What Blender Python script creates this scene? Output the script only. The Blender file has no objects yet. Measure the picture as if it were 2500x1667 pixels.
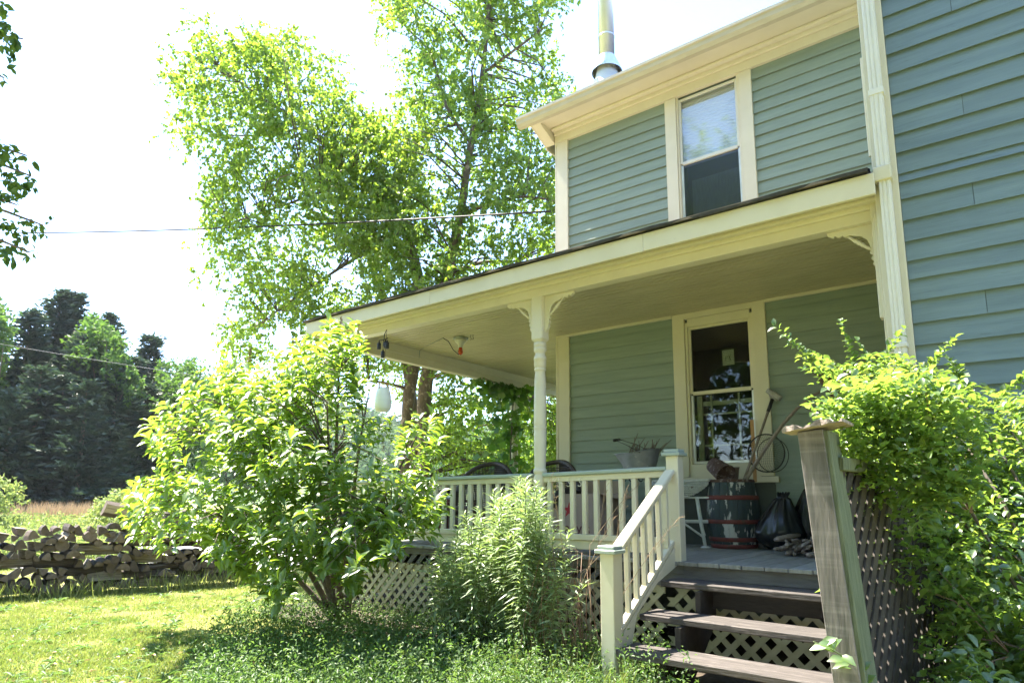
import bpy, math, random
import numpy as np
from mathutils import Vector, Matrix
random.seed(7); rng = np.random.default_rng(11)
PI = math.pi; rad = math.radians
S = bpy.context.scene; COL = S.collection

# ------------------------------------------------------------------ camera, sky, sun, exposure
YAW, PITCH, ROLL, FPX, CX, CY = rad(37.02), rad(9.613), rad(.203), 1580.4, 1284., 952.
def cam_axes():
    cy, sy = math.cos(YAW), math.sin(YAW)
    f0 = Vector((-sy, cy, 0)); r0 = Vector((cy, sy, 0)); u0 = Vector((0, 0, 1))
    f = f0*math.cos(PITCH)+u0*math.sin(PITCH); u = u0*math.cos(PITCH)-f0*math.sin(PITCH)
    return r0*math.cos(ROLL)+u*math.sin(ROLL), u*math.cos(ROLL)-r0*math.sin(ROLL), f
CR, CU, CF = cam_axes()
cd = bpy.data.cameras.new('camera'); cam = bpy.data.objects.new('camera', cd); COL.objects.link(cam)
cam.matrix_world = Matrix(((CR.x, CU.x, -CF.x, 0), (CR.y, CU.y, -CF.y, 0), (CR.z, CU.z, -CF.z, 0), (0, 0, 0, 1)))
cd.sensor_width = 36; cd.lens = 36*FPX/2500; cd.shift_x = -(CX-1250)/2500; cd.shift_y = (CY-833.5)/2500
cd.clip_start = .05; cd.clip_end = 3000
S.camera = cam
G = -1.3                                   # ground level; the camera stands at z 0
SUN_EL, SUN_AZ = rad(63), rad(-93.5)
sund = Vector((math.sin(SUN_AZ)*math.cos(SUN_EL), math.cos(SUN_AZ)*math.cos(SUN_EL), math.sin(SUN_EL)))
W = bpy.data.worlds.new('World'); S.world = W; W.use_nodes = True
wn, wl = W.node_tree.nodes, W.node_tree.links; wn.clear()
sky = wn.new('ShaderNodeTexSky'); sky.sky_type = 'NISHITA'; sky.sun_disc = False
sky.sun_elevation = SUN_EL; sky.sun_rotation = SUN_AZ; sky.air_density = .8; sky.dust_density = .1; sky.ozone_density = 1.0
bg = wn.new('ShaderNodeBackground'); bg.inputs[1].default_value = .12
wo = wn.new('ShaderNodeOutputWorld')
hs_ = wn.new('ShaderNodeHueSaturation'); hs_.inputs['Saturation'].default_value = 1.0; wl.new(sky.outputs[0], hs_.inputs['Color']); wl.new(hs_.outputs[0], bg.inputs[0]); wl.new(bg.outputs[0], wo.inputs[0])
sl = bpy.data.lights.new('sun', 'SUN'); sl.energy = 3.7; sl.angle = rad(.6); sl.color = (1, .93, .80)
so = bpy.data.objects.new('sun', sl); COL.objects.link(so); so.rotation_euler = sund.to_track_quat('Z', 'Y').to_euler(); so.location = (0, 0, 40)
S.view_settings.view_transform = 'Standard'; S.view_settings.look = 'None'
S.view_settings.exposure = 2.85; S.view_settings.gamma = 1; S.view_settings.use_curve_mapping = False
S.render.engine = 'CYCLES'
S.cycles.max_bounces = 10; S.cycles.diffuse_bounces = 5; S.cycles.transmission_bounces = 6; S.cycles.transparent_max_bounces = 12

def pt(px, py, dep):
    """world point seen at a photograph pixel, at a depth in metres along the view axis (an authoring aid)"""
    return (CF+CR*((px-CX)/FPX)-CU*((py-CY)/FPX))*dep

# ------------------------------------------------------------------ materials
MATS = {}
def newmat(name):
    m = bpy.data.materials.new(name); m.use_nodes = True; m.node_tree.nodes.clear(); MATS[name] = m
    return m, m.node_tree.nodes, m.node_tree.links
def N(nt, t, **k):
    n = nt.new(t)
    for a, v in k.items():
        if a.startswith('i_'): n.inputs[a[2:].replace('_', ' ')].default_value = v
        else: setattr(n, a, v)
    return n
def c4(c): return (c[0], c[1], c[2], 1)
def mat(name, c, c2=None, rough=.6, scale=6, st=(1, 1, 1), bump=.15, bscale=None, spec=.4, metal=0, detail=6, lo=.35, hi=.65, c3=None, t3=(.6, .66), s3=9, st3=(1, 1, 1), island=0):
    """two tones mixed by noise, an optional third (flakes, rust, lichen) where a second noise passes a threshold, and relief"""
    m, n, l = newmat(name)
    out = n.new('ShaderNodeOutputMaterial'); b = n.new('ShaderNodeBsdfPrincipled'); l.new(b.outputs[0], out.inputs[0])
    b.inputs['Roughness'].default_value = rough; b.inputs['Specular IOR Level'].default_value = spec; b.inputs['Metallic'].default_value = metal
    c2 = c2 or tuple(x*.82 for x in c)
    tc = n.new('ShaderNodeTexCoord'); mp = n.new('ShaderNodeMapping'); mp.inputs['Scale'].default_value = st
    l.new(tc.outputs['Object'], mp.inputs[0])
    no = N(n, 'ShaderNodeTexNoise', i_Scale=scale, i_Detail=detail, i_Roughness=.6); l.new(mp.outputs[0], no.inputs[0])
    mr = n.new('ShaderNodeMapRange'); mr.inputs[1].default_value = lo; mr.inputs[2].default_value = hi; l.new(no.outputs[0], mr.inputs[0])
    mx = N(n, 'ShaderNodeMix', data_type='RGBA'); mx.inputs[6].default_value = c4(c2); mx.inputs[7].default_value = c4(c); l.new(mr.outputs[0], mx.inputs[0])
    col = mx.outputs[2]
    if island:
        ge = n.new('ShaderNodeObjectInfo'); hs = n.new('ShaderNodeHueSaturation'); m2 = n.new('ShaderNodeMapRange')
        m2.inputs[3].default_value = 1-island; m2.inputs[4].default_value = 1+island
        l.new(ge.outputs['Random'], m2.inputs[0]); l.new(m2.outputs[0], hs.inputs['Value']); l.new(col, hs.inputs['Color']); col = hs.outputs[0]
    if c3:
        mp3 = n.new('ShaderNodeMapping'); mp3.inputs['Scale'].default_value = st3; l.new(tc.outputs['Object'], mp3.inputs[0])
        n3 = N(n, 'ShaderNodeTexNoise', i_Scale=s3, i_Detail=8, i_Roughness=.65); l.new(mp3.outputs[0], n3.inputs[0])
        m3 = n.new('ShaderNodeMapRange'); m3.inputs[1].default_value = t3[0]; m3.inputs[2].default_value = t3[1]; l.new(n3.outputs[0], m3.inputs[0])
        x3 = N(n, 'ShaderNodeMix', data_type='RGBA'); x3.inputs[7].default_value = c4(c3); l.new(m3.outputs[0], x3.inputs[0]); l.new(col, x3.inputs[6]); col = x3.outputs[2]
    l.new(col, b.inputs['Base Color'])
    if bump:
        nb = N(n, 'ShaderNodeTexNoise', i_Scale=bscale or scale*3, i_Detail=8); l.new(mp.outputs[0], nb.inputs[0])
        bp = N(n, 'ShaderNodeBump', i_Strength=bump, i_Distance=.01); l.new(nb.outputs[0], bp.inputs['Height']); l.new(bp.outputs[0], b.inputs['Normal'])
    return m
def leafmat(name, c1, c2, t1, t2, trans=.45, gloss=.08, rough=.35):
    m, n, l = newmat(name)
    out = n.new('ShaderNodeOutputMaterial'); g = n.new('ShaderNodeNewGeometry')
    def mixc(a, b):
        x = N(n, 'ShaderNodeMix', data_type='RGBA'); x.inputs[6].default_value = c4(a); x.inputs[7].default_value = c4(b); l.new(g.outputs['Random Per Island'], x.inputs[0]); return x.outputs[2]
    d = n.new('ShaderNodeBsdfDiffuse'); t = n.new('ShaderNodeBsdfTranslucent'); gl = N(n, 'ShaderNodeBsdfGlossy', i_Roughness=rough)
    gl.inputs[0].default_value = (1, 1, 1, 1)
    l.new(mixc(c1, c2), d.inputs[0]); l.new(mixc(t1, t2), t.inputs[0])
    a = N(n, 'ShaderNodeMixShader', i_Fac=trans); l.new(d.outputs[0], a.inputs[1]); l.new(t.outputs[0], a.inputs[2])
    f = N(n, 'ShaderNodeMixShader', i_Fac=gloss); l.new(a.outputs[0], f.inputs[1]); l.new(gl.outputs[0], f.inputs[2]); l.new(f.outputs[0], out.inputs[0])
    return m
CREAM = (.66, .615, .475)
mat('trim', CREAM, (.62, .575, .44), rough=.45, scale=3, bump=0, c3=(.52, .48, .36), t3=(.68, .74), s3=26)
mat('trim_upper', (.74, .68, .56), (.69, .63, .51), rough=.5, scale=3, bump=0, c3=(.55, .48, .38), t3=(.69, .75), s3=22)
mat('ceiling_paint', (.55, .50, .33), (.48, .43, .28), rough=.35, scale=2.5, st=(1, 4, 1), bump=.1, bscale=20, c3=(.45, .4, .28), t3=(.66, .74), s3=5)
mat('rail_green', (.36, .42, .37), (.31, .37, .33), rough=.4, scale=4, st=(.4, 4, 4), bump=.1, c3=(.6, .62, .5), t3=(.66, .7), s3=12)
SID = dict(rough=.55, st=(.5, 3, 6), bump=.2, bscale=18)
mat('siding_sage', (.262, .322, .272), (.218, .275, .235), scale=3, c3=(.17, .2, .16), t3=(.62, .76), s3=6, st3=(1, 3, 8), island=.05, **SID)
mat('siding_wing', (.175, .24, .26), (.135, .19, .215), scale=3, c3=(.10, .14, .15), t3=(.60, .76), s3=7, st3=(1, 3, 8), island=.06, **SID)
mat('wall_backing', (.1, .12, .1)); mat('interior', (.06, .055, .05), bump=0); mat('curtain', (.35, .38, .33), (.22, .25, .2), scale=9, st=(6, 1, 1), bump=.3)
mat('blind', (.86, .87, .9), (.83, .85, .89), scale=3, bump=0)
mat('aluminium', (.72, .74, .74), rough=.35, metal=.6, bump=.05); mat('white_vinyl', (.72, .70, .66), (.67, .66, .62), rough=.4, scale=3, bump=0)
mat('gutter', (.58, .53, .43), (.52, .47, .37), rough=.4, scale=5, st=(1, 1, 5), bump=0, c3=(.45, .4, .3), t3=(.63, .72), s3=5, st3=(1, 1, 4))
mat('shingle', (.035, .034, .036), (.06, .06, .06), rough=.9, scale=30, bump=.6)
mat('deck_grey', (.27, .27, .255), (.19, .19, .18), rough=.75, scale=5, st=(6, .6, 1), bump=.35, bscale=14, c3=(.12, .12, .11), t3=(.6, .72), s3=3, island=.15)
mat('deck_dark', (.15, .145, .14), (.1, .095, .09), rough=.8, scale=5, st=(1, 6, 6), bump=.4)
mat('tread', (.105, .09, .083), (.052, .045, .042), rough=.75, scale=5, st=(.7, 7, 7), bump=.5, bscale=16, c3=(.22, .19, .175), t3=(.56, .74), s3=6, st3=(1, 6, 6), island=.08)
mat('dark_wood', (.055, .045, .038), (.035, .03, .026), rough=.85, scale=6, st=(1, 4, 4), bump=.3)
mat('lattice_cream', (.43, .40, .27), (.34, .32, .21), rough=.6, scale=7, bump=.2, c3=(.2, .22, .12), t3=(.62, .72), s3=5)
mat('rough_timber', (.21, .185, .17), (.11, .10, .09), rough=.9, scale=5, st=(7, 7, .7), bump=.4, bscale=9, c3=(.30, .27, .25), t3=(.5, .75), s3=2.2, st3=(.6, .6, 9))
mat('timber_mossy', (.15, .17, .11), (.09, .11, .065), rough=.9, scale=7, st=(9, 9, 1), bump=.5)
mat('splinter_wood', (.40, .33, .29), (.16, .13, .11), rough=.9, scale=16, st=(1, 5, 5), bump=.3)
mat('lattice_dark', (.055, .045, .037), (.03, .026, .022), rough=.85, scale=12, bump=.3)
mat('steel', (.85, .87, .9), (.78, .8, .84), rough=.45, metal=.9, scale=2, bump=0)
mat('zinc', (.30, .31, .32), (.2, .21, .22), rough=.5, metal=.5, scale=6, bump=.15, c3=(.42, .42, .4), t3=(.58, .66), s3=8)
mat('bark_birch', (.22, .16, .13), (.12, .09, .075), rough=.9, scale=7, st=(3, 3, 1), bump=1, bscale=12, c3=(.42, .33, .27), t3=(.56, .64), s3=8)
mat('bark_grey', (.16, .13, .11), (.09, .07, .06), rough=.9, scale=12, bump=.6)
mat('stem_green', (.16, .2, .07), (.1, .13, .05), bump=0); mat('stem_brown', (.25, .16, .10), (.16, .1, .07), bump=0); mat('twig', (.16, .115, .09), (.1, .075, .06), bump=.2)
mat('dry_grass', (.42, .31, .2), (.3, .21, .14), bump=0)
mat('barrel_paint', (.04, .06, .062), (.028, .042, .048), rough=.5, scale=5, st=(3, 3, 1), bump=.3, c3=(.48, .48, .46), t3=(.555, .575), s3=4.6, st3=(2.4, 2.4, .7))
mat('barrel_hoop', (.20, .045, .035), (.12, .03, .028), rough=.6, scale=8, bump=.3, c3=(.10, .05, .04), t3=(.55, .65), s3=8)
mat('rust', (.13, .075, .06), (.08, .045, .04), rough=.8, scale=18, bump=.4, c3=(.3, .24, .22), t3=(.52, .62), s3=25)
mat('terracotta', (.26, .2, .18), (.18, .13, .12), rough=.8, bump=.3)
mat('black_plastic', (.008, .010, .012), (.006, .008, .01), rough=.28, spec=.45, scale=4, bump=.25, bscale=5)
mat('black_iron', (.02, .02, .022), rough=.5, bump=.1); mat('wicker_dark', (.055, .04, .032), (.03, .022, .02), rough=.6, scale=40, bump=.4)
mat('wicker_white', (.72, .73, .70), (.6, .61, .58), rough=.6, scale=30, bump=.3, c3=(.25, .2, .18), t3=(.64, .68), s3=14)
mat('cardboard', (.42, .31, .24), (.37, .27, .21), rough=.8, scale=2, bump=.05); mat('cardboard_in', (.30, .2, .12), rough=.85, bump=.05)
mat('red_print', (.42, .03, .04), rough=.7, bump=0); mat('brown_print', (.16, .05, .05), rough=.7, bump=0)
mat('old_wood', (.30, .25, .22), (.2, .165, .14), rough=.75, scale=9, st=(6, 6, 1), bump=.4); mat('yellow_wood', (.46, .27, .11), (.38, .2, .08), rough=.6, scale=9, st=(6, 6, 1), bump=.1)
mat('net_cord', (.02, .02, .02), bump=0); mat('mop', (.42, .4, .37), (.25, .24, .22), rough=.9, scale=20, bump=.8)
mat('lamp_white', (.85, .84, .79), (.8, .79, .73), rough=.45, scale=2, st=(1, 1, 30), bump=.3, bscale=4)
mat('porcelain', (.6, .6, .52), rough=.3, bump=0); mat('bulb_orange', (.55, .08, .02), rough=.25, bump=0); mat('box_grey', (.32, .35, .31), rough=.5, bump=.1)
mat('paper', (.62, .60, .48), bump=0); mat('ink', (.05, .05, .04), bump=0)
mat('logend', (.17, .13, .105), (.09, .07, .06), rough=.85, scale=14, bump=.5, island=.3); mat('logbark', (.12, .095, .08), (.06, .05, .042), rough=.95, scale=14, st=(.6, 3, 3), bump=1, island=.2)
mat('logpale', (.42, .36, .29), (.2, .165, .13), rough=.8, scale=9, st=(.6, 5, 5), bump=.5, island=.15)
mat('cable_black', (.015, .015, .015), bump=0); mat('wire_grey', (.09, .10, .12), bump=0)
mat('table_red', (.16, .03, .025), rough=.5, bump=.1); mat('cloth_pale', (.5, .55, .6), bump=.2)
mat('gravel', (.52, .51, .50), (.42, .41, .40), rough=.95, scale=60, bump=.6)
LEAF = dict(
 birch=leafmat('leaf_birch', (.08, .145, .028), (.14, .2, .04), (.26, .46, .035), (.50, .66, .06), .55, .05, .45),
 shrub=leafmat('leaf_shrub', (.05, .12, .02), (.11, .185, .03), (.26, .46, .03), (.48, .66, .05), .5, .08, .35),
 bush=leafmat('leaf_bush', (.05, .11, .03), (.10, .17, .045), (.24, .42, .05), (.45, .6, .08), .45, .07, .4),
 weed=leafmat('leaf_weed', (.22, .30, .17), (.30, .38, .2), (.26, .42, .1), (.42, .56, .12), .4, .08, .4),
 cover=leafmat('leaf_cover', (.05, .11, .03), (.11, .18, .06), (.14, .3, .05), (.28, .42, .08), .35, .03, .5),
 lawn=leafmat('grass_blade', (.14, .19, .045), (.29, .31, .11), (.26, .38, .05), (.42, .48, .1), .4, .05, .5),
 meadow=leafmat('leaf_meadow', (.12, .18, .05), (.22, .26, .09), (.25, .36, .08), (.4, .46, .12), .4, .03, .5),
 pine=leafmat('needle_pine', (.018, .038, .03), (.032, .06, .04), (.04, .08, .04), (.07, .12, .05), .25, .04, .5),
 wood=leafmat('leaf_wood', (.025, .065, .016), (.05, .10, .022), (.1, .22, .03), (.18, .32, .05), .4, .03, .5),
 far=leafmat('leaf_far', (.06, .10, .045), (.09, .14, .06), (.1, .18, .06), (.16, .25, .09), .3, .0, .5),
 vine=leafmat('leaf_vine', (.03, .09, .018), (.05, .12, .02), (.1, .28, .02), (.24, .46, .03), .45, .05, .4))
def glassmat(name, tint, rough=.02, ior=1.7):
    m, n, l = newmat(name); out = n.new('ShaderNodeOutputMaterial')
    g = N(n, 'ShaderNodeBsdfGlossy', i_Roughness=rough); t = n.new('ShaderNodeBsdfTransparent'); t.inputs[0].default_value = c4(tint)
    fr = N(n, 'ShaderNodeFresnel', i_IOR=ior); x = n.new('ShaderNodeMixShader'); tc = n.new('ShaderNodeTexCoord')
    nb = N(n, 'ShaderNodeTexNoise', i_Scale=3.0, i_Detail=2); bp = N(n, 'ShaderNodeBump', i_Strength=.06, i_Distance=.02)
    l.new(tc.outputs['Object'], nb.inputs[0]); l.new(nb.outputs[0], bp.inputs['Height']); l.new(bp.outputs[0], g.inputs['Normal'])
    ge = n.new('ShaderNodeNewGeometry'); mu = N(n, 'ShaderNodeMath', operation='SUBTRACT', use_clamp=True); l.new(fr.outputs[0], mu.inputs[0]); l.new(ge.outputs['Backfacing'], mu.inputs[1])
    l.new(mu.outputs[0], x.inputs[0]); l.new(t.outputs[0], x.inputs[1]); l.new(g.outputs[0], x.inputs[2]); l.new(x.outputs[0], out.inputs[0])
glassmat('glass', (.8, .85, .82)); glassmat('storm_glass', (.85, .88, .9), .05, 2.6)
glassmat('screen', (.45, .48, .55), .25)

def ground_mat():
    m, n, l = newmat('ground_grass'); out = n.new('ShaderNodeOutputMaterial'); b = n.new('ShaderNodeBsdfPrincipled'); l.new(b.outputs[0], out.inputs[0])
    b.inputs['Roughness'].default_value = .9; b.inputs['Specular IOR Level'].default_value = .1
    tc = n.new('ShaderNodeTexCoord')
    def noise(s, d=8):
        x = N(n, 'ShaderNodeTexNoise', i_Scale=s, i_Detail=d, i_Roughness=.65); l.new(tc.outputs['Object'], x.inputs[0]); return x.outputs[0]
    def ramp(v, a, b_):
        x = n.new('ShaderNodeMapRange'); x.inputs[1].default_value = a; x.inputs[2].default_value = b_; l.new(v, x.inputs[0]); return x.outputs[0]
    def mix(f, a, b_):
        x = N(n, 'ShaderNodeMix', data_type='RGBA'); l.new(f, x.inputs[0])
        for i, v in ((6, a), (7, b_)):
            if isinstance(v, tuple): x.inputs[i].default_value = c4(v)
            else: l.new(v, x.inputs[i])
        return x.outputs[2]
    g = mix(ramp(noise(9), .35, .65), (.16, .18, .05), (.29, .28, .09))
    g = mix(ramp(noise(1.1), .45, .7), g, (.38, .36, .13))
    g = mix(ramp(noise(.7, 4), .60, .72), g, (.36, .27, .18))
    l.new(g, b.inputs['Base Color'])
    bp = N(n, 'ShaderNodeBump', i_Strength=.8, i_Distance=.03); l.new(noise(60), bp.inputs['Height']); l.new(bp.outputs[0], b.inputs['Normal'])
ground_mat()
mat('soil', (.10, .075, .055), (.06, .05, .035), rough=.95, scale=12, bump=.8)
mat('hill_green', (.10, .14, .05), (.07, .11, .04), rough=.95, scale=.05, bump=0)

# ------------------------------------------------------------------ mesh helpers
ORG = {}
def link(o, parent=None, org=(0, 0, 0)):
    COL.objects.link(o)
    if parent is not None: o.parent = parent
    return o
class MB:
    def __init__(s): s.v = []; s.f = []; s.sm = []; s.mi = []; s.m = 0
    def add(s, vs, fs, smooth=False):
        b = len(s.v); s.v += [tuple(p) for p in vs]
        for f in fs: s.f.append([b+i for i in f]); s.sm.append(smooth); s.mi.append(s.m)
        return s
    def box(s, x0, x1, y0, y1, z0, z1, bev=0):
        c = Vector(((x0+x1)/2, (y0+y1)/2, (z0+z1)/2)); h = (abs(x1-x0)/2, abs(y1-y0)/2, abs(z1-z0)/2)
        return s.obox(c, h, None, bev)
    def obox(s, c, h, R=None, bev=0):
        """box with chamfered edges (44 triangles) or plain; R = 3x3 matrix"""
        c = Vector(c); bev = min(bev, min(h)*.45); V = []; F = []
        if bev <= 0:
            V = [Vector((sx*h[0], sy*h[1], sz*h[2])) for sz in (-1, 1) for sy in (-1, 1) for sx in (-1, 1)]
            F = [(0, 2, 3, 1), (4, 5, 7, 6), (0, 1, 5, 4), (2, 6, 7, 3), (0, 4, 6, 2), (1, 3, 7, 5)]
        else:
            idx = {}
            for sx in (-1, 1):
                for sy in (-1, 1):
                    for sz in (-1, 1):
                        for a in range(3):
                            p = [sx*(h[0]-bev), sy*(h[1]-bev), sz*(h[2]-bev)]; p[a] = (sx, sy, sz)[a]*h[a]
                            idx[(sx, sy, sz, a)] = len(V); V.append(Vector(p))
            for a in range(3):
                o1, o2 = [k for k in range(3) if k != a]
                for sg in (-1, 1):
                    q = []
                    for u, v in ((-1, -1), (1, -1), (1, 1), (-1, 1)):
                        k = [0, 0, 0]; k[a] = sg; k[o1] = u; k[o2] = v; q.append(idx[(k[0], k[1], k[2], a)])
                    F.append(q if (sg > 0) == (a != 1) else q[::-1])
                for u in (-1, 1):
                    for v in (-1, 1):
                        k1 = [0, 0, 0]; k1[a] = -1; k1[o1] = u; k1[o2] = v; k2 = list(k1); k2[a] = 1
                        F.append([idx[(*k1, o1)], idx[(*k2, o1)], idx[(*k2, o2)], idx[(*k1, o2)]])
            for sx in (-1, 1):
                for sy in (-1, 1):
                    for sz in (-1, 1): F.append([idx[(sx, sy, sz, a)] for a in range(3)])
            # consistent outward winding
            for i, f in enumerate(F):
                p = [V[k] for k in f]; nn = (p[1]-p[0]).cross(p[2]-p[0]); cc = sum(p, Vector())/len(p)
                if nn.dot(cc) < 0: F[i] = list(f)[::-1]
        if R is not None: V = [R @ p for p in V]
        return s.add([p+c for p in V], F)
    def bar(s, a, b, w, t, bev=0, up=(0, 0, 1)):
        """rectangular bar from a to b: w across, t along up"""
        a, b = Vector(a), Vector(b); d = b-a; L = d.length; d.normalize(); sd = d.cross(Vector(up)).normalized(); u = sd.cross(d)
        R = Matrix((d, sd, u)).transposed()
        return s.obox((a+b)/2, (L/2, w/2, t/2), R, bev)
    def tube(s, pts, r, n=6, cap=True, smooth=True):
        pts = [Vector(p) for p in pts]; rs = r if isinstance(r, (list, tuple)) else [r]*len(pts)
        vs = []; fs = []; prev = None
        for i, p in enumerate(pts):
            d = (pts[min(i+1, len(pts)-1)]-pts[max(i-1, 0)])
            if d.length < 1e-9: d = Vector((0, 0, 1))
            d.normalize()
            if prev is None: u = d.orthogonal().normalized()
            else:
                u = prev-d*prev.dot(d)
                u = u.normalized() if u.length > 1e-6 else d.orthogonal().normalized()
            prev = u; w = d.cross(u)
            for k in range(n):
                a = 2*PI*k/n; vs.append(p+(u*math.cos(a)+w*math.sin(a))*rs[i])
        for i in range(len(pts)-1):
            for k in range(n): fs.append((i*n+k, i*n+(k+1) % n, (i+1)*n+(k+1) % n, (i+1)*n+k))
        if cap: fs.append(tuple(range(n))[::-1]); fs.append(tuple((len(pts)-1)*n+k for k in range(n)))
        return s.add(vs, fs, smooth)
    def lathe(s, prof, c=(0, 0, 0), n=20, R=None, cap=True):
        c = Vector(c); vs = []; fs = []
        for r_, z in prof:
            for k in range(n):
                a = 2*PI*k/n; p = Vector((r_*math.cos(a), r_*math.sin(a), z)); vs.append((R @ p if R is not None else p)+c)
        for i in range(len(prof)-1):
            for k in range(n): fs.append((i*n+k, i*n+(k+1) % n, (i+1)*n+(k+1) % n, (i+1)*n+k))
        if cap: fs.append(tuple(range(n))[::-1]); fs.append(tuple((len(prof)-1)*n+k for k in range(n)))
        return s.add(vs, fs, True)
    def prism(s, poly, f, depth):
        """polygon (list of 2D) extruded: f(u, v, w) -> 3D point, w runs 0..depth"""
        n = len(poly); vs = [f(u, v, 0) for u, v in poly]+[f(u, v, depth) for u, v in poly]
        return s.add(vs, [tuple(range(n)), tuple(range(n, 2*n))[::-1]]+[(i, i+n, (i+1) % n+n, (i+1) % n) for i in range(n)])
    def ring(s, c, r, t, R=None, n=28, m=6, sc=(1, 1), a0=0, a1=2*PI):
        pts = []
        for k in range(n+1):
            a = a0+(a1-a0)*k/n; p = Vector((r*sc[0]*math.cos(a), r*sc[1]*math.sin(a), 0)); pts.append((R @ p if R is not None else p)+Vector(c))
        return s.tube(pts, t, m)
    def build(s, name, m, parent=None, **props):
        o0 = ORG.get(parent.name, Vector()) if parent is not None else Vector()
        me = bpy.data.meshes.new(name); me.from_pydata([Vector(v)-o0 for v in s.v], [], s.f)
        me.polygons.foreach_set('use_smooth', s.sm)
        ms = m if isinstance(m, (list, tuple)) else [m]
        for k in ms: me.materials.append(MATS[k])
        if len(ms) > 1: me.polygons.foreach_set('material_index', s.mi)
        me.update(); o = bpy.data.objects.new(name, me); link(o, parent)
        ORG[o.name] = o0
        for k, v in props.items(): o[k] = v
        return o
def bx(*a, **k): return MB().box(*a, **k)
def thing(name, label, cat, loc=(0, 0, 0), group=None):
    o = bpy.data.objects.new(name, None); COL.objects.link(o); o.location = loc; o.empty_display_size = .1
    o['label'] = label; o['category'] = cat
    if group: o['group'] = group
    ORG[o.name] = Vector(loc)
    return o
def tag(o, label, cat, group=None):
    o['label'] = label; o['category'] = cat
    if group: o['group'] = group
    return o
def np_obj(name, V, F, m, parent=None, smooth=False, **props):
    V = np.asarray(V, dtype=np.float32).reshape(-1, 3); F = np.asarray(F, dtype=np.int32)
    o0 = ORG.get(parent.name, Vector()) if parent is not None else Vector()
    V = V-np.array(o0, dtype=np.float32)
    me = bpy.data.meshes.new(name); me.vertices.add(len(V)); me.vertices.foreach_set('co', V.ravel())
    k = F.shape[1]; me.loops.add(F.size); me.loops.foreach_set('vertex_index', F.ravel())
    me.polygons.add(len(F)); me.polygons.foreach_set('loop_start', np.arange(0, F.size, k, dtype=np.int32))
    me.update(calc_edges=True); me.validate()
    if smooth: me.polygons.foreach_set('use_smooth', np.ones(len(F), dtype=bool))
    me.materials.append(m if not isinstance(m, str) else MATS[m])
    o = bpy.data.objects.new(name, me); link(o, parent); ORG[o.name] = o0
    for a, b in props.items(): o[a] = b
    return o
def nrm(a): return a/np.maximum(np.linalg.norm(a, axis=-1, keepdims=True), 1e-9)
def rdir(n, up=0.):
    d = rng.normal(size=(n, 3)); d[:, 2] += up; return nrm(d)
T_DIAMOND = (np.array([(0, 0, 0), (.45, .5, .12), (1, 0, -.1), (.45, -.5, .12)]), np.array([(0, 1, 2), (0, 2, 3)]))
T_OVAL = (np.array([(0, 0, 0), (.25, .36, .1), (.6, .42, .08), (1, 0, -.22), (.6, -.42, .08), (.25, -.36, .1), (.5, 0, -.02)]),
          np.array([(0, 6, 1), (1, 6, 2), (2, 6, 3), (3, 6, 4), (4, 6, 5), (5, 6, 0)])[:, ::-1])
T_BLADE = (np.array([(0, -.5, 0), (0, .5, 0), (.55, .35, .0), (.55, -.35, .0), (1, 0, -.15)]), np.array([(0, 1, 2), (0, 2, 3), (3, 2, 4)]))
T_NARROW = (np.array([(0, 0, 0), (.35, .5, .05), (1, 0, -.25), (.35, -.5, .05), (.4, 0, -.0)]), np.array([(0, 4, 1), (1, 4, 2), (2, 4, 3), (3, 4, 0)]))
T_IVY = (np.array([(0, 0, 0), (.05, .5, .0), (.5, .3, .0), (.55, .62, -.05), (1, 0, -.15), (.55, -.62, -.05), (.5, -.3, 0), (.05, -.5, 0)]),
         np.array([(0, 1, 2), (2, 3, 4), (0, 2, 4), (0, 4, 6), (4, 5, 6), (0, 6, 7)]))
def leafgeo(P, D, Nn, L, Wd, T):
    """leaves at P pointing along D with faces towards Nn; L length, Wd width"""
    P = np.asarray(P); D = nrm(np.asarray(D)); Sd = nrm(np.cross(D, np.asarray(Nn))); U = np.cross(Sd, D)
    n = len(P); t, f = T; L = np.broadcast_to(L, (n,)); Wd = np.broadcast_to(Wd, (n,))
    V = (P[:, None]+D[:, None]*(t[None, :, 0:1]*L[:, None, None])+Sd[:, None]*(t[None, :, 1:2]*Wd[:, None, None])+U[:, None]*(t[None, :, 2:3]*L[:, None, None]))
    F = f[None]+(np.arange(n)*len(t))[:, None, None]
    return V.reshape(-1, 3), F.reshape(-1, 3)
def leaves(name, P, D, Nn, L, Wd, T, m, parent=None, **props):
    V, F = leafgeo(P, D, Nn, L, Wd, T); return np_obj(name, V, F, m, parent, **props)
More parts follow.
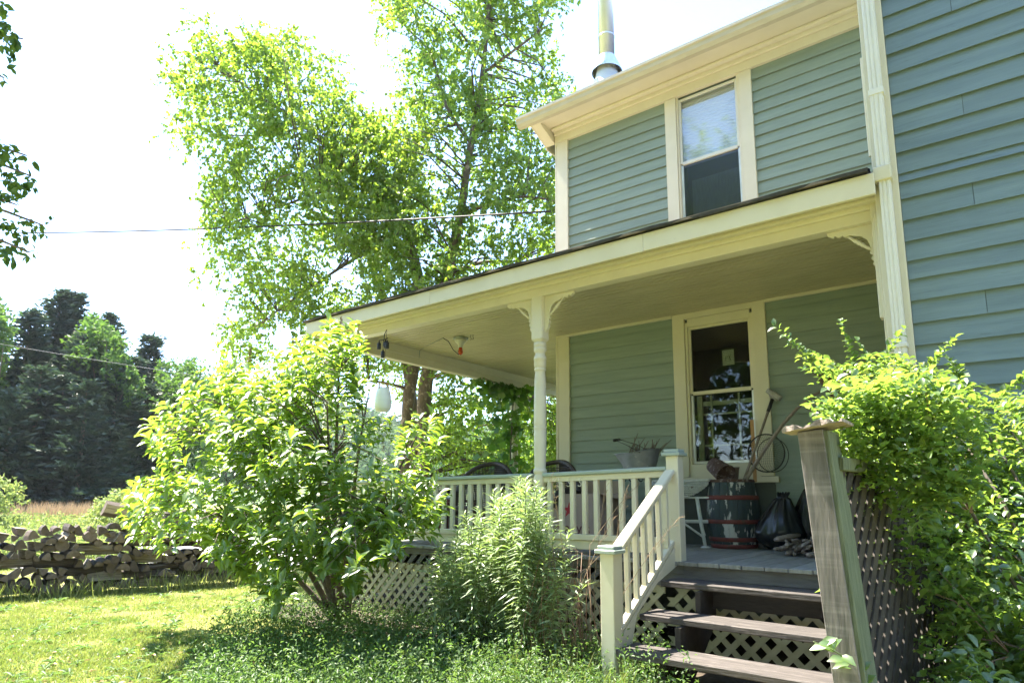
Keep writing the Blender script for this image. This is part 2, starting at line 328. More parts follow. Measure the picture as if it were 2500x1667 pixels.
def sep_leaves(P, D, Nn, L, Wd, T, m, parent, k, name='leaf', prefer=None):
    """k leaves as separate parts (shared meshes), the rest joined as one part of kind stuff"""
    n = len(P); sc = np.linalg.norm(P, axis=1) if prefer is None else prefer
    idx = np.argsort(sc); near, rest = idx[:k], idx[k:]
    L = np.broadcast_to(L, (n,)); Wd = np.broadcast_to(Wd, (n,))
    V, F = leafgeo(np.zeros((1, 3)), np.array([[1., 0, 0]]), np.array([[0, 0, 1.]]), 1, 1, T)
    o0 = ORG[parent.name]; me = None
    Dn = nrm(D); Sd = nrm(np.cross(Dn, Nn)); U = np.cross(Sd, Dn); mats = [m]
    for i in near:
        if me is None:
            o = np_obj(name, V+np.array(o0), F, m, parent); me = o.data
        else:
            o = bpy.data.objects.new(name, me); COL.objects.link(o); o.parent = parent
        M = Matrix.Identity(4); sg = -1
        for r_ in range(3):
            M[r_][0] = Dn[i, r_]*L[i]; M[r_][1] = Sd[i, r_]*Wd[i]*sg; M[r_][2] = U[i, r_]*L[i]; M[r_][3] = P[i, r_]-o0[r_]
        o.matrix_local = M
    leaves('leaf_mass', P[rest], D[rest], Nn[rest], L[rest], Wd[rest], T, m, parent, kind='stuff')
def in_poly(x, y, poly):
    c = False; j = len(poly)-1
    for i in range(len(poly)):
        xi, yi = poly[i]; xj, yj = poly[j]
        if (yi > y) != (yj > y) and x < (xj-xi)*(y-yi)/(yj-yi)+xi: c = not c
        j = i
    return c
def bounds(poly):
    xs = [p[0] for p in poly]; ys = [p[1] for p in poly]; return min(xs), max(xs), min(ys), max(ys)

# ------------------------------------------------------------------ ground, drive, meadow
def gz(x, y):
    r_ = math.hypot(x, y)
    z = G+.04*math.sin(x*.7+y*.4)*math.cos(y*.6)
    if y > 4.6 and -7.2 < x < 4: z = G-.02
    return z
def build_ground():
    V = []; F = []
    xs = sorted(set([round(-14+i*.25, 3) for i in range(73)]+[-1200, -600, -300, -150, -90, -60, -45, -35, -28, -22, -18, -16, 6, 8, 12, 20, 40, 90, 200, 500, 1200]))
    ys = sorted(set([round(-3+i*.25, 3) for i in range(61)]+[-1200, -400, -150, -60, -30, -15, -8, -5, 14, 17, 22, 30, 45, 70, 110, 200, 400, 700, 1300]))
    for y in ys:
        for x in xs: V.append((x, y, gz(x, y)))
    n = len(xs)
    for j in range(len(ys)-1):
        for i in range(n-1): F.append((j*n+i, j*n+i+1, (j+1)*n+i+1, (j+1)*n+i))
    np_obj('ground', V, F, 'ground_grass', smooth=True, kind='structure')
build_ground()
def strip(name, pts, m, z):
    mb = MB(); mb.add([(x, y, z) for x, y in pts], [tuple(range(len(pts)))]); o = mb.build(name, m); o['kind'] = 'structure'; return o
def gpt(px, py, z=G):
    d = pt(px, py, 1.); return d*(z/d.z)
a, b, c, d = gpt(-500, 1400), gpt(860, 1384), gpt(1000, 1335), gpt(-500, 1338)
strip('gravel_drive', [(a.x, a.y), (b.x, b.y), (c.x, c.y), (d.x, d.y)], 'gravel', G+.055)
strip('soil_bed', [(-7.2, 4.3), (-5.0, 4.0), (-3.2, 4.1), (-2.5, 3.8), (-.6, 3.7), (-.2, 5.2), (-.6, 7), (-7.2, 10.4)], 'soil', G+.045)

# ------------------------------------------------------------------ house
D = 7.1                                     # face of the main rear wall
house = thing('house', 'two storey clapboard house painted sage green with cream trim', 'house', (-2.5, 9, G))
def clap_row(parent, x0, x1, yf, z, m, exp=.143, name='clapboard'):
    """one board: bottom edge proud by 18 mm, thin at the top, running along X"""
    poly = [(.019, 0), (.027, 0), (.006, exp+.012), (0, exp+.012), (0, .03), (.019, .026)]
    j = rng.uniform(-.0015, .0015)
    mb = MB(); mb.prism([(p[0], p[1]) for p in poly], lambda u, v, w: (x0+w, yf-u-j, z+v), x1-x0)
    return mb.build(name, m, parent)
WL, WR = -3.142, -2.047                     # outer edges of the window casings
wall = bx(-4.79, -.4, D+.02, D+.12, 2.22, 2.9).build('rear_wall', 'wall_backing', house)
mbk = MB()
for (x0, x1, z0, z1) in ((-4.79, WL+.05, 2.9, 5.3), (WR-.05, 1, 2.9, 5.3), (WL+.05, WR-.05, 5.0, 5.3), (WL+.05, WR-.05, 2.9, 3.3),
                         (-4.79, WL+.05, G, 2.2), (WR-.05, -.4, G, 2.2), (WL+.05, WR-.05, G, .3), (WL+.05, WR-.05, 2.12, 2.2)):
    mbk.box(x0, x1, D+.021, D+.12, z0, z1)
mbk.build('wall_core', 'wall_backing', wall)
z = 5.024-.143+.0
zs = [5.024, 4.868, 4.7184, 4.582, 4.437, 4.299, 4.153, 4.015, 3.864, 3.730, 3.587]
while zs[-1] > 2.75: zs.append(zs[-1]-.143)
for i, z in enumerate(zs[1:]):
    e = zs[i]-z
    if i in (3, 8):
        xm = -3.9+.3*(i == 3)
        clap_row(wall, -4.625, xm-.002, D+.02, z, 'siding_sage', e); clap_row(wall, xm, WL, D+.02, z, 'siding_sage', e)
    else: clap_row(wall, -4.625, WL, D+.02, z, 'siding_sage', e)
    clap_row(wall, WR, -.4, D+.02, z, 'siding_sage', e)
z = 2.062
while z > -.5:
    clap_row(wall, -4.625, WL, D+.02, z, 'siding_sage', .146); clap_row(wall, WR, -.5, D+.02, z, 'siding_sage', .146); z -= .1455
# corner boards, frieze, soffit and eave of the upper storey
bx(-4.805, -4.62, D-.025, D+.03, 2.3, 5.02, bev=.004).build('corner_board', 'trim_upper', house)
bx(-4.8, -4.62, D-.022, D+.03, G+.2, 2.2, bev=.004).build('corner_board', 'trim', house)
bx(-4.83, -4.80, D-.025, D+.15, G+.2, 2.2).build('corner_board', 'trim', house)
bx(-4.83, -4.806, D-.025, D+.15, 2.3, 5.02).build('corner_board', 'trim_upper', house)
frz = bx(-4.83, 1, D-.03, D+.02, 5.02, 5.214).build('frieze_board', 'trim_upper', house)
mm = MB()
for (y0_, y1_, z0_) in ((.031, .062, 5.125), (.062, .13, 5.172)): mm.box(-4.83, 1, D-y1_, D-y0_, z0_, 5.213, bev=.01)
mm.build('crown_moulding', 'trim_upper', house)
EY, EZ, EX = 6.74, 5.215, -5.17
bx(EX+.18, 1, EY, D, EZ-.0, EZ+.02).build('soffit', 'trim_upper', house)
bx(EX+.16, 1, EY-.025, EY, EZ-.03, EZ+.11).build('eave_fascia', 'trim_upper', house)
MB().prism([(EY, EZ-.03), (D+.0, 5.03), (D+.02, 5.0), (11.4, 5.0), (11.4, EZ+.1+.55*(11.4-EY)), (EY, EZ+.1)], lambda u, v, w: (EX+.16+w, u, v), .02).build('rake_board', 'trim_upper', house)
MB().prism([(EY, EZ-.028), (D, 5.032), (D, EZ+.0), (EY, EZ+.0)], lambda u, v, w: (EX+.181+w, u, v), .14).build('cornice_return', 'trim_upper', house)
gp = [(0, .13), (.008, .13), (.008, .012), (.055, .012), (.085, .045), (.095, .09), (.118, .1), (.118, .128), (.126, .13), (.126, .094), (.104, .084), (.094, .038), (.06, 0), (0, 0)]
gut = MB(); gut.prism(gp, lambda u, v, w: (EX+w, EY-.027-u, EZ-.035+v), 6.0).build('gutter', 'gutter', house)
MB().prism([gp[i] for i in range(7, 14)]+[(0, .13)], lambda u, v, w: (EX-.003+w, EY-.027-u, EZ-.035+v), .003).build('gutter_cap', 'gutter', house)
for gx in (-4.55, -1.75): MB().prism([(p[0]*1.03, p[1]*1.03-.002) for p in gp], lambda u, v, w: (gx+w, EY-.025-u, EZ-.035+v), .03).build('gutter_joint', 'gutter', house)
# main roof: slab with real courses of shingles at the eave
rf = MB(); sl_ = .55
RL, RT = EX+.02, 11.5
rf.add([(RL, EY-.03, EZ+.1), (1.2, EY-.03, EZ+.1), (1.2, RT, EZ+.1+sl_*(RT-EY)), (RL, RT, EZ+.1+sl_*(RT-EY)), (RL, EY-.03, EZ+.12), (1.2, EY-.03, EZ+.12), (1.2, RT, EZ+.12+sl_*(RT-EY)), (RL, RT, EZ+.12+sl_*(RT-EY))],
       [(0, 3, 2, 1), (4, 5, 6, 7), (0, 1, 5, 4), (1, 2, 6, 5), (2, 3, 7, 6), (3, 0, 4, 7)])
roof = rf.build('roof', 'shingle', house)
sh = MB(); x = RL-.01
while x < 1:
    w_ = .3+rng.uniform(-.01, .01)
    for row in range(3):
        y0 = EY-.05+row*.13+rng.uniform(-.006, .006); zz = EZ+.125+sl_*(y0-EY+.03)+rng.uniform(0, .004)
        sh.obox((x+w_/2+.15*(row % 2), y0+.08, zz+.05), (w_/2-.004, .1, .004), Matrix.Rotation(math.atan(sl_), 3, 'X'))
    x += w_
sh.build('eave_shingles', 'shingle', roof, kind='stuff')
mbk = MB()
for (x0, x1, y0, y1) in ((-4.80, -4.70, D+.12, 15), (-4.8, 3, 15, 15.1)): mbk.box(x0, x1, y0, y1, G, 5.27)
mbk.build('side_wall', 'siding_sage', house)
rr = MB(); hh = EZ+.12+sl_*(RT-EY)
rr.add([(RL, RT, hh), (1.2, RT, hh), (1.2, 15.5, 5.4), (RL, 15.5, 5.4)], [(0, 1, 2, 3)]).build('roof_back', 'shingle', roof)
MB().add([(-4.7, D, 5.27), (-4.7, RT, hh-.2), (-4.7, 15.1, 5.27)], [(0, 1, 2)]).build('gable', 'siding_sage', house)
# windows
def window(zt, zb, gx0, gx1, gzt, gzm, gzb, m, upper):
    w = bx(WL, WL+.15, D-.022, D+.03, zb, zt, bev=.004).build('window', m, house, label=('upper window with pale blind and insect screen' if upper else 'lower window onto the porch with old panes'))
    bx(WR-.145, WR, D-.022, D+.03, zb, zt, bev=.004).build('casing', m, w)
    bx(WL+.15, WR-.145, D-.02, D+.03, gzt+.09 if upper else gzt+.13, zt, bev=.003).build('casing', m, w)
    i0, i1 = WL+.152, WR-.147
    bx(i0, gx0-.03, D-.006, D+.06, gzb-.05, gzt+.088, bev=.003).build('jamb', m, w); bx(gx1+.03, i1, D-.006, D+.06, gzb-.05, gzt+.088, bev=.003).build('jamb', m, w)
    if not upper: bx(gx0-.03, gx1+.03, D-.006, D+.06, gzt+.03, gzt+.128, bev=.003).build('jamb', m, w)
    ms = 'white_vinyl' if upper else m
    for (x0, x1, z0, z1) in ((gx0-.03, gx0, gzm, gzt+.03), (gx1, gx1+.03, gzm, gzt+.03), (gx0, gx1, gzt, gzt+.03), (gx0, gx1, gzm-.02, gzm+.022)):
        bx(x0, x1, D+.018, D+.05, z0, z1, bev=.003).build('sash', ms, w)
    for (x0, x1, z0, z1) in ((gx0-.03, gx0, gzb-.03, gzm-.02), (gx1, gx1+.03, gzb-.03, gzm-.02), (gx0, gx1, gzb-.03, gzb)):
        bx(x0, x1, D+.03, D+.062, z0, z1, bev=.003).build('sash', 'aluminium' if upper else 'aluminium', w)
    bx(gx0, gx1, D+.033, D+.036, gzm+.022, gzt).build('pane', 'storm_glass' if upper else 'glass', w)
    bx(gx0, gx1, D+.045, D+.048, gzb, gzm-.02).build('pane', 'screen' if upper else 'glass', w)
    return w
wu = window(5.018, 3.2, -2.94, -2.256, 4.96, 4.115, 3.3, 'trim_upper', True)
bx(-3.0, -2.2, D+.10, D+.105, 4.1, 5.0).build('blind', 'blind', wu)
mx_ = MB()
for k in range(20): mx_.box(-2.99, -2.21, D+.088, D+.098, 4.13+k*.043, 4.1315+k*.043)
mx_.build('blind_slats', 'blind', wu, kind='stuff')
bx(-2.88, -2.3, D+.14, D+.17, 3.1, 3.92).build('inner_sash', 'curtain', wu)
wl_ = window(2.198, .26, -2.93, -2.255, 1.99, 1.225, .44, 'trim', False)
bx(WL-.03, WR+.05, D-.05, D+.03, .19, .255, bev=.005).build('sill', 'trim', wl_)
bx(WL+.152, WR-.147, D-.01, D+.06, .256, .405, bev=.003).build('apron', 'trim', wl_)
for k, xx in enumerate((-2.74, -2.42)): bx(xx-.01, xx+.01, D+.085, D+.10, .44, 1.2).build('muntin', 'lattice_cream', wl_)
for zz in (.62, .98): bx(-2.85, -2.26, D+.1005, D+.112, zz-.01, zz+.01).build('muntin', 'lattice_cream', wl_)
bx(-2.86, -2.26, D+.10, D+.115, 1.08, 1.13).build('inner_rail', 'lattice_cream', wl_)
bx(-2.91, -2.85, D+.085, D+.115, .44, 1.2).build('inner_stile', 'lattice_cream', wl_)
pp = bx(-2.589, -2.453, D+.10, D+.102, 1.53, 1.708).build('paper_sign', 'paper', wl_)
mk = MB()
for k in range(9): mk.box(-2.587, -2.455, D+.098, D+.0995, 1.54+k*.0195, 1.542+k*.0195)
for k in range(9):
    for j in range(6):
        if 2 < k < 6 and 1 <= j <= 4: continue
        xx = -2.585+j*.0235+(k % 2)*.0118; mk.box(xx, xx+.002, D+.098, D+.0995, 1.541+k*.0195, 1.559+k*.0195)
def stroke(pts, r=.0022): mk.tube([(p[0], D+.0975, p[1]) for p in pts], r, 4)
stroke([(-2.552, 1.585), (-2.552, 1.632), (-2.535, 1.638), (-2.528, 1.622), (-2.538, 1.612), (-2.55, 1.613)])
stroke([(-2.518, 1.65), (-2.492, 1.59), (-2.486, 1.578)]); stroke([(-2.488, 1.652), (-2.508, 1.612), (-2.512, 1.60)]); stroke([(-2.5, 1.62), (-2.5, 1.578)])
mk.build('paper_pattern', 'ink', wl_, kind='stuff')
# dark rooms behind the glass
rm = MB()
for (z0, z1) in ((-.3, 2.15), (3.0, 5.1)):
    rm.box(-3.6, -1.6, D+1.8, D+1.82, z0, z1); rm.box(-3.62, -3.6, D+.121, D+1.8, z0, z1); rm.box(-1.6, -1.58, D+.121, D+1.8, z0, z1); rm.box(-3.6, -1.6, D+.121, D+1.8, z0-.02, z0); rm.box(-3.6, -1.6, D+.121, D+1.8, z1, z1+.02)
rm.build('room', 'interior', house)
# flue
fl = thing('chimney_flue', 'shiny steel stovepipe flue standing on the house roof behind the gutter', 'chimney', (-4.6, 8.2, 6.3))
ch = Vector((-4.59, 8.2, 0))
MB().lathe([(.125, 6.9), (.125, 12)], ch, 28).build('pipe', 'steel', fl)
for zz in (7.32, 8.9): MB().lathe([(.125, zz-.012), (.131, zz-.01), (.131, zz+.01), (.125, zz+.012)], ch, 28, cap=False).build('seam_band', 'steel', fl)
MB().lathe([(.24, 6.69), (.243, 6.70), (.135, 6.96), (.126, 6.97)], ch, 28, cap=False).build('storm_collar', 'steel', fl)
MB().lathe([(.30, 6.2), (.20, 6.55), (.126, 6.9)], ch, 28, cap=False).build('flashing_cone', 'white_vinyl', fl)

# ------------------------------------------------------------------ wing on the right
YW = 4.9
wing = bx(-.5, 4, YW+.02, 12, G, 6.2).build('house_wing', 'wall_backing'); tag(wing, 'blue green clapboard wing of the house at the right edge', 'house wing')
wz = [3.461, 3.3076, 3.156, 3.002, 2.837, 2.6846, 2.5337, 2.394, 2.237, 2.1735, 2.050, 1.8945, 1.743, 1.602, 1.472, 1.322, 1.168, 1.016]
top = [3.461+.15*k for k in range(16, 0, -1)]; bot = [1.016-.149*k for k in range(1, 15)]
wz = top+wz+bot
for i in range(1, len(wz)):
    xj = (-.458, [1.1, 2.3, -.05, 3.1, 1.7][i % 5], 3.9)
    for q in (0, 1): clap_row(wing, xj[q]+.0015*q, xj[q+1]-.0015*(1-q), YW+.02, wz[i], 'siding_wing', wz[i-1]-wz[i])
    if wz[i-1]-wz[i] > .05:
        e = wz[i-1]-wz[i]; mb = MB(); zz = wz[i]
        mb.prism([(0, 0), (.018, 0), (.006, e+.012), (0, e+.012)], lambda u, v, w: (-.5-u, 5.1+w, zz+v), 1.98); mb.build('side_clapboard', 'siding_sage', wing)
bx(-.61, -.46, YW-.03, YW+.015, G+.2, 6.1, bev=.004).build('corner_board', 'trim', wing)
bx(-.63, -.5, YW+.016, YW+.19, G+.2, 2.0, bev=.004).build('corner_board', 'trim', wing)
wr = MB(); wr.add([(-.9, YW-.05, 6.0), (1.75, YW-.05, 7.9), (4.4, YW-.05, 6.0), (-.9, 12.2, 6.0), (1.75, 12.2, 7.9), (4.4, 12.2, 6.0)], [(0, 1, 4, 3), (1, 2, 5, 4)])
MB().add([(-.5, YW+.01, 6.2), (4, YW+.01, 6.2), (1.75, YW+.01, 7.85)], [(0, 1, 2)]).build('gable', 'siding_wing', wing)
wr.m = 0; wr.build('wing_roof', 'shingle', wing)
# downspout: fluted rectangular pipe
def fluted(x0, x1, y0, y1, z0, z1):
    pts = [(x0, y1), (x0, y0+.006)]; n = 3; wv = (x1-x0)/n
    for k in range(n): pts += [(x0+wv*(k+.12), y0), (x0+wv*(k+.62), y0), (x0+wv*(k+.70), y0+.005), (x0+wv*(k+.94), y0+.005)]
    pts += [(x1, y0+.006), (x1, y1)]
    return MB().prism(pts, lambda u, v, w: (u, v, z0+w), z1-z0)
ds = thing('downspout', 'white fluted downspout running down the corner of the right wing', 'downspout', (-.55, YW-.06, G))
fluted(-.575, -.495, YW-.098, YW-.033, 2.28, 5.3).build('upper_pipe', 'white_vinyl', ds)
fluted(-.572, -.50, YW-.094, YW-.034, G+.1, 2.28).build('lower_pipe', 'white_vinyl', ds)
bx(-.60, -.487, YW-.11, YW-.032, 2.18, 2.285, bev=.006).build('bracket_block', 'trim', ds)
bx(-.583, -.487, YW-.102, YW-.033, 2.83, 2.875, bev=.003).build('strap', 'white_vinyl', ds)
bx(-.583, -.49, YW-.100, YW-.033, 1.0, 1.03, bev=.003).build('strap', 'white_vinyl', ds)
bx(-.655, -.60, YW+.04, YW+.13, 1.25, 2.1, bev=.003).build('filler_board', 'trim', ds)
bx(-.625, -.585, YW-.02, YW+.0, 2.42, 3.2, bev=.004).build('broken_trim', 'trim_upper', ds)

# ------------------------------------------------------------------ porch
F = 5.0; Zd = -.482; XL = -6.95; ZC = 2.2
porch = thing('porch', 'wraparound cream painted porch with low roof and turned posts', 'porch', (-4, 6, G))
deck = bx(XL-.05, -.64, F+.03, D-.03, Zd-.2, Zd-.034).build('deck', 'deck_dark', porch)
bx(XL-.05, -4.85, D-.03, 10.6, Zd-.2, Zd-.034).build('deck_joist', 'deck_dark', deck)
x = XL-.05
while x < -.68:
    w_ = .17; y1 = 10.6 if x+w_ < -4.83 else D-.03
    bx(x+.003, min(x+w_-.003, -.64), F+rng.uniform(-.012, .004), y1, Zd-.032, Zd+rng.uniform(-.002, .0015), bev=.004).build('deck_board', 'deck_grey', deck); x += w_
bx(-2.2, -.7, F+.02, F+.055, Zd-.135, Zd-.034, bev=.004).build('rim_board', 'deck_dark', porch)
bx(XL-.04, -2.2, F+.02, F+.055, Zd-.10, Zd-.034, bev=.004).build('rim_board', 'deck_dark', porch)
# ceiling of beadboard strips running along X
def bead(y0, y1, x0, x1):
    mb = MB(); y = y0
    while y < y1:
        mb.box(x0, x1, y+.010, min(y+.076, y1), ZC-.014+rng.uniform(-.002, .002), ZC+.012); mb.tube([(x0, y+.001, ZC-.007), (x1, y+.001, ZC-.007)], .005, 4, cap=False); y += .08
    return mb
cl = bead(F+.1, D-.02, XL, -.5).build('ceiling', 'ceiling_paint', porch, kind='stuff')
bead(D-.02, 10.5, XL, -4.8).build('ceiling', 'ceiling_paint', porch, kind='stuff')
for (x0, x1) in ((-4.8, WL-.002), (WR+.002, -.5)): bx(x0, x1, D-.035, D+.0, ZC-.045, ZC-.006, bev=.006).build('ceiling_trim', 'trim', porch)
# beams, soffit, fascia
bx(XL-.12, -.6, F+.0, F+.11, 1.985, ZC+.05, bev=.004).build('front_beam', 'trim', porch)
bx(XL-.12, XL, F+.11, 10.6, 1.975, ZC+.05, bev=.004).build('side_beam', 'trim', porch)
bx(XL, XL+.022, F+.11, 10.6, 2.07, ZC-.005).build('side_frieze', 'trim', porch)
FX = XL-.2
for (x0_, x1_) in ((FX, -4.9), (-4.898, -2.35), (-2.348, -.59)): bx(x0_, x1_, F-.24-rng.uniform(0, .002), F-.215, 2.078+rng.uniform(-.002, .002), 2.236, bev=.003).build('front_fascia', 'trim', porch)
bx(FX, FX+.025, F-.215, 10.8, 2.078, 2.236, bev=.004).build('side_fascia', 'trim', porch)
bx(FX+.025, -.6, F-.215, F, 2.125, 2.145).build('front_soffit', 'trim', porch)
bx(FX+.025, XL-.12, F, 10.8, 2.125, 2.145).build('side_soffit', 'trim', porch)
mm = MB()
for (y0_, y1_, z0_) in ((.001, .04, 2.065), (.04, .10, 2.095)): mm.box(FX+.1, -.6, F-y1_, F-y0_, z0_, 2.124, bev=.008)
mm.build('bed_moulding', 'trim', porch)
# roof with a wavy layered edge
pr = MB(); A = (FX-.03, F-.27, 2.245); B = (-.62, F-.27, 2.245); C_ = (-.62, D, 2.8); D_ = (-4.8, D, 2.8); E_ = (-4.8, 10.8, 2.8); F_ = (FX-.03, 10.8, 2.245)
def up(p, h): return (p[0], p[1], p[2]+h)
pr.add([A, B, C_, D_, E_, F_]+[up(p, .022) for p in (A, B, C_, D_, E_, F_)], [(3, 2, 1, 0), (5, 4, 3, 0), (6, 7, 8, 9), (6, 9, 10, 11), (0, 1, 7, 6), (1, 2, 8, 7), (0, 6, 11, 5)])
mat('roof_brown', (.24, .19, .145), (.17, .135, .105), rough=.9, scale=22, bump=.5)
proof = pr.build('porch_roof', 'roof_brown', porch)
ex = MB(); x = FX-.03; n = 90; vs = []
for k in range(n+1):
    xx = x+(-.62-x)*k/n; o1 = .012*math.sin(k*.9)+rng.uniform(-.004, .004); zt = 2.268+.006*math.sin(k*.31)
    vs += [(xx, F-.272+o1*.5, zt-.026+.4*o1), (xx, F-.277+o1*.5, zt-.006), (xx, F-.15, zt+.04), (xx, F-.15, zt-.01)]
ex.add(vs, [(4*k+a_, 4*k+(a_+1) % 4, 4*(k+1)+(a_+1) % 4, 4*(k+1)+a_) for k in range(n) for a_ in range(4)]+[(0, 1, 2, 3), (4*n+3, 4*n+2, 4*n+1, 4*n)])
ex.build('roof_edge', 'shingle', proof)
# turned post
def turned_post(x, y, par, name='post', sq=.133):
    h = sq/2; p = MB(); c = (x+h, y+h)
    def sqb(z0, z1, top_ch=False, bot_ch=False):
        v = []; rows = []
        lv = []
        if bot_ch: lv += [(z0-.035, .62), (z0, 1)]
        else: lv += [(z0, 1)]
        if top_ch: lv += [(z1, 1), (z1+.035, .62)]
        else: lv += [(z1, 1)]
        b_ = []
        for zz, s_ in lv:
            cc = h*s_; q = h*.18 if s_ == 1 else h*.3
            ring = [(cc-q, cc), (cc, cc-q), (cc, -cc+q), (cc-q, -cc), (-cc+q, -cc), (-cc, -cc+q), (-cc, cc-q), (-cc+q, cc)]
            b_ += [(c[0]+u, c[1]+w, zz) for u, w in ring]
        fs = []
        for i in range(len(lv)-1):
            for k in range(8): fs.append((i*8+k, i*8+(k+1) % 8, (i+1)*8+(k+1) % 8, (i+1)*8+k))
        fs += [tuple(range(8)), tuple((len(lv)-1)*8+k for k in range(8))]
        p.add(b_, fs)
    sqb(1.56, 1.986, bot_ch=True); sqb(Zd, .055, top_ch=True)
    R_ = .062
    prof = [(.050, 1.53), (R_, 1.525), (R_, 1.49), (.057, 1.487), (.057, 1.481), (R_, 1.478), (.063, 1.455), (.056, 1.438), (.048, 1.425), (.046, 1.415), (.05, 1.40), (.059, 1.388), (.065, 1.37), (.064, 1.355), (.060, 1.352), (.060, 1.30), (.058, 1.285), (.050, 1.28), (.052, 1.272), (.058, 1.265), (.058, 1.25), (.050, 1.243),
            (.0485, 1.235), (.055, 1.16), (.0575, 1.145), (.0555, 1.14), (.0575, 1.132), (.0575, 1.10), (.0555, 1.095), (.058, 1.085), (.0605, .9), (.0615, .75), (.0615, .712), (.058, .707), (.062, .70), (.062, .67), (.058, .665), (.061, .655), (.060, .5), (.056, .36),
            (.053, .30), (.056, .292), (.064, .285), (.066, .27), (.064, .255), (.054, .245), (.056, .235), (.064, .215), (.068, .185), (.066, .155), (.056, .135), (.053, .128), (.062, .12), (.065, .108), (.062, .094), (.056, .09), (.060, .06)]
    p.lathe(prof, (c[0], c[1], 0), 24)
    return p.build(name, 'trim', par)
turned_post(-3.713, F, porch); turned_post(XL-.125, 8.9, porch); turned_post(XL-.125, F, porch)
def bracket(x, y, side, par):
    """flat sawn bracket with scalloped edge and a turned spindle; side = direction it reaches along X"""
    z0 = 1.984
    poly = [(0, 0), (.34, 0), (.335, -.02), (.30, -.045), (.285, -.03), (.26, -.052), (.235, -.04), (.215, -.062), (.19, -.05), (.16, -.06), (.11, -.075), (.075, -.11), (.062, -.15), (.052, -.19), (.065, -.215), (.045, -.235), (.058, -.26), (.04, -.285), (.05, -.30), (.03, -.335), (.012, -.345), (0, -.36)]
    pts = poly if side > 0 else poly
    b_ = MB().prism(pts, lambda u, v, w: (x+side*u, y+w, z0+v), .03).build('bracket', 'trim', par)
    s_ = MB(); a_ = Vector((x+side*.055, y+.015, z0-.19)); e_ = Vector((x+side*.205, y+.015, z0-.05)); d_ = e_-a_; L = d_.length
    R_ = d_.to_track_quat('Z', 'Y').to_matrix()
    s_.lathe([(.008, 0), (.012, .02), (.012, L*.3), (.018, L*.36), (.012, L*.42), (.02, L*.5), (.012, L*.58), (.018, L*.64), (.012, L*.7), (.009, L)], a_, 10, R_); s_.build('spindle', 'trim', b_)
bracket(-3.713+.134, F+.05, 1, porch); bracket(-3.714, F+.05, -1, porch); bracket(-.632, F+.05, -1, porch)
bx(-.63, -.585, F+.02, F+.11, 1.2, 2.0, bev=.003).build('half_post', 'trim', porch)
# railings
def railing(x0, x1, par, zt0=.262, zt1=.262, n=None):
    r_ = MB(); r_.bar((x0, F+.05, zt0-.018), (x1, F+.05, zt1-.018), .095, .036, .01); r_ = r_.build('top_rail', 'rail_green', par)
    MB().bar((x0, F+.05, zt0-.062), (x1, F+.05, zt1-.062), .05, .05, .004).build('under_rail', 'trim', r_)
    bx(x0, x1, F+.02, F+.08, Zd+.13, Zd+.18, bev=.004).build('bottom_rail', 'trim', par)
    bx(x0, x1, F+.032, F+.062, Zd+.05, Zd+.129, bev=.003).build('kick_board', 'trim', par)
    n = n or int(round((x1-x0)/.125)); s_ = (x1-x0)/n
    for k in range(n):
        xx = x0+s_*(k+.5); zt = zt0+(zt1-zt0)*(xx-x0)/(x1-x0)-.087
        j = rng.uniform(-.003, .003); bx(xx-.022+j, xx+.022+j, F+.028, F+.072, Zd+.18, zt, bev=.004).build('baluster', 'trim', par)
railing(-3.58, -2.318, porch, .25, .278, 10); railing(XL+.01, -3.713, porch, .215, .25)
sr = bx(XL-.1, XL-.01, F+.14, 8.9, .2, .236, bev=.006).build('side_rail', 'rail_green', porch)
for k in range(29): bx(XL-.075, XL-.033, F+.22+k*.128, F+.262+k*.128, Zd+.13, .2).build('baluster', 'trim', porch)
bx(XL-.08, XL-.03, F+.14, 8.9, Zd+.08, Zd+.13).build('side_bottom_rail', 'trim', porch)
for hx in (-3.50, -3.39, -3.28, -3.16):
    MB().tube([(hx, F+.022, .2), (hx, F+.0, .19), (hx, F-.005, .155)]+[(hx+.02*math.sin(t), F-.005, .14+.018*math.cos(t)) for t in (.3, 1, 1.8, 2.6, 3.4, 4.2)], .0035, 5).build('cup_hook', 'trim', porch)
# lattice skirt
def clip_strip(cx, sgn, z0, z1, x0, x1):
    """strip of a 45 degree lattice crossing z0 at cx; returns its two ends or None"""
    a_ = (cx, z0); e_ = (cx+sgn*(z1-z0), z1)
    pts = []
    for (px_, pz_) in (a_, e_): pts.append([px_, pz_])
    for p in pts:
        if p[0] < x0: p[1] = p[1]+(x0-p[0])*sgn; p[0] = x0
        if p[0] > x1: p[1] = p[1]+(x1-p[0])*sgn; p[0] = x1
    if abs(pts[0][0]-pts[1][0]) < .03: return None
    return pts
def lattice(par, x0, x1, z0, z1, y, m, step=.118, w=.036, name='lattice_strip', t=.006, f=None):
    f = f or (lambda u, v, w_: (u, y+w_, v))
    for sgn, off in ((1, 0), (-1, t+.001)):
        c0 = x0-(z1-z0) if sgn > 0 else x0; c1 = x1 if sgn > 0 else x1+(z1-z0); cx = c0+step/2
        while cx < c1:
            r_ = clip_strip(cx, sgn, z0, z1, x0, x1); cx += step
            if not r_: continue
            (ax, az), (ex_, ez) = r_; h = w*.7071
            poly = [(ax-h, az), (ax+h, az), (ex_+h, ez), (ex_-h, ez)]
            MB().prism(poly, lambda u, v, q: f(u, v, off+q), t).build(name, m, par)
lat = thing('lattice_skirt', 'cream diamond lattice closing the space under the porch deck', 'lattice', (-4.5, F+.05, G))
lattice(lat, -6.95, -4.3, G, -.56, F+.03, 'lattice_cream', step=.13, w=.04)
lattice(lat, -4.25, -2.4, G, -.56, F+.03, 'lattice_cream', step=.13, w=.04)
lattice(lat, -2.35, -.7, G, -.62, F+.065, 'lattice_cream', step=.15, w=.045)
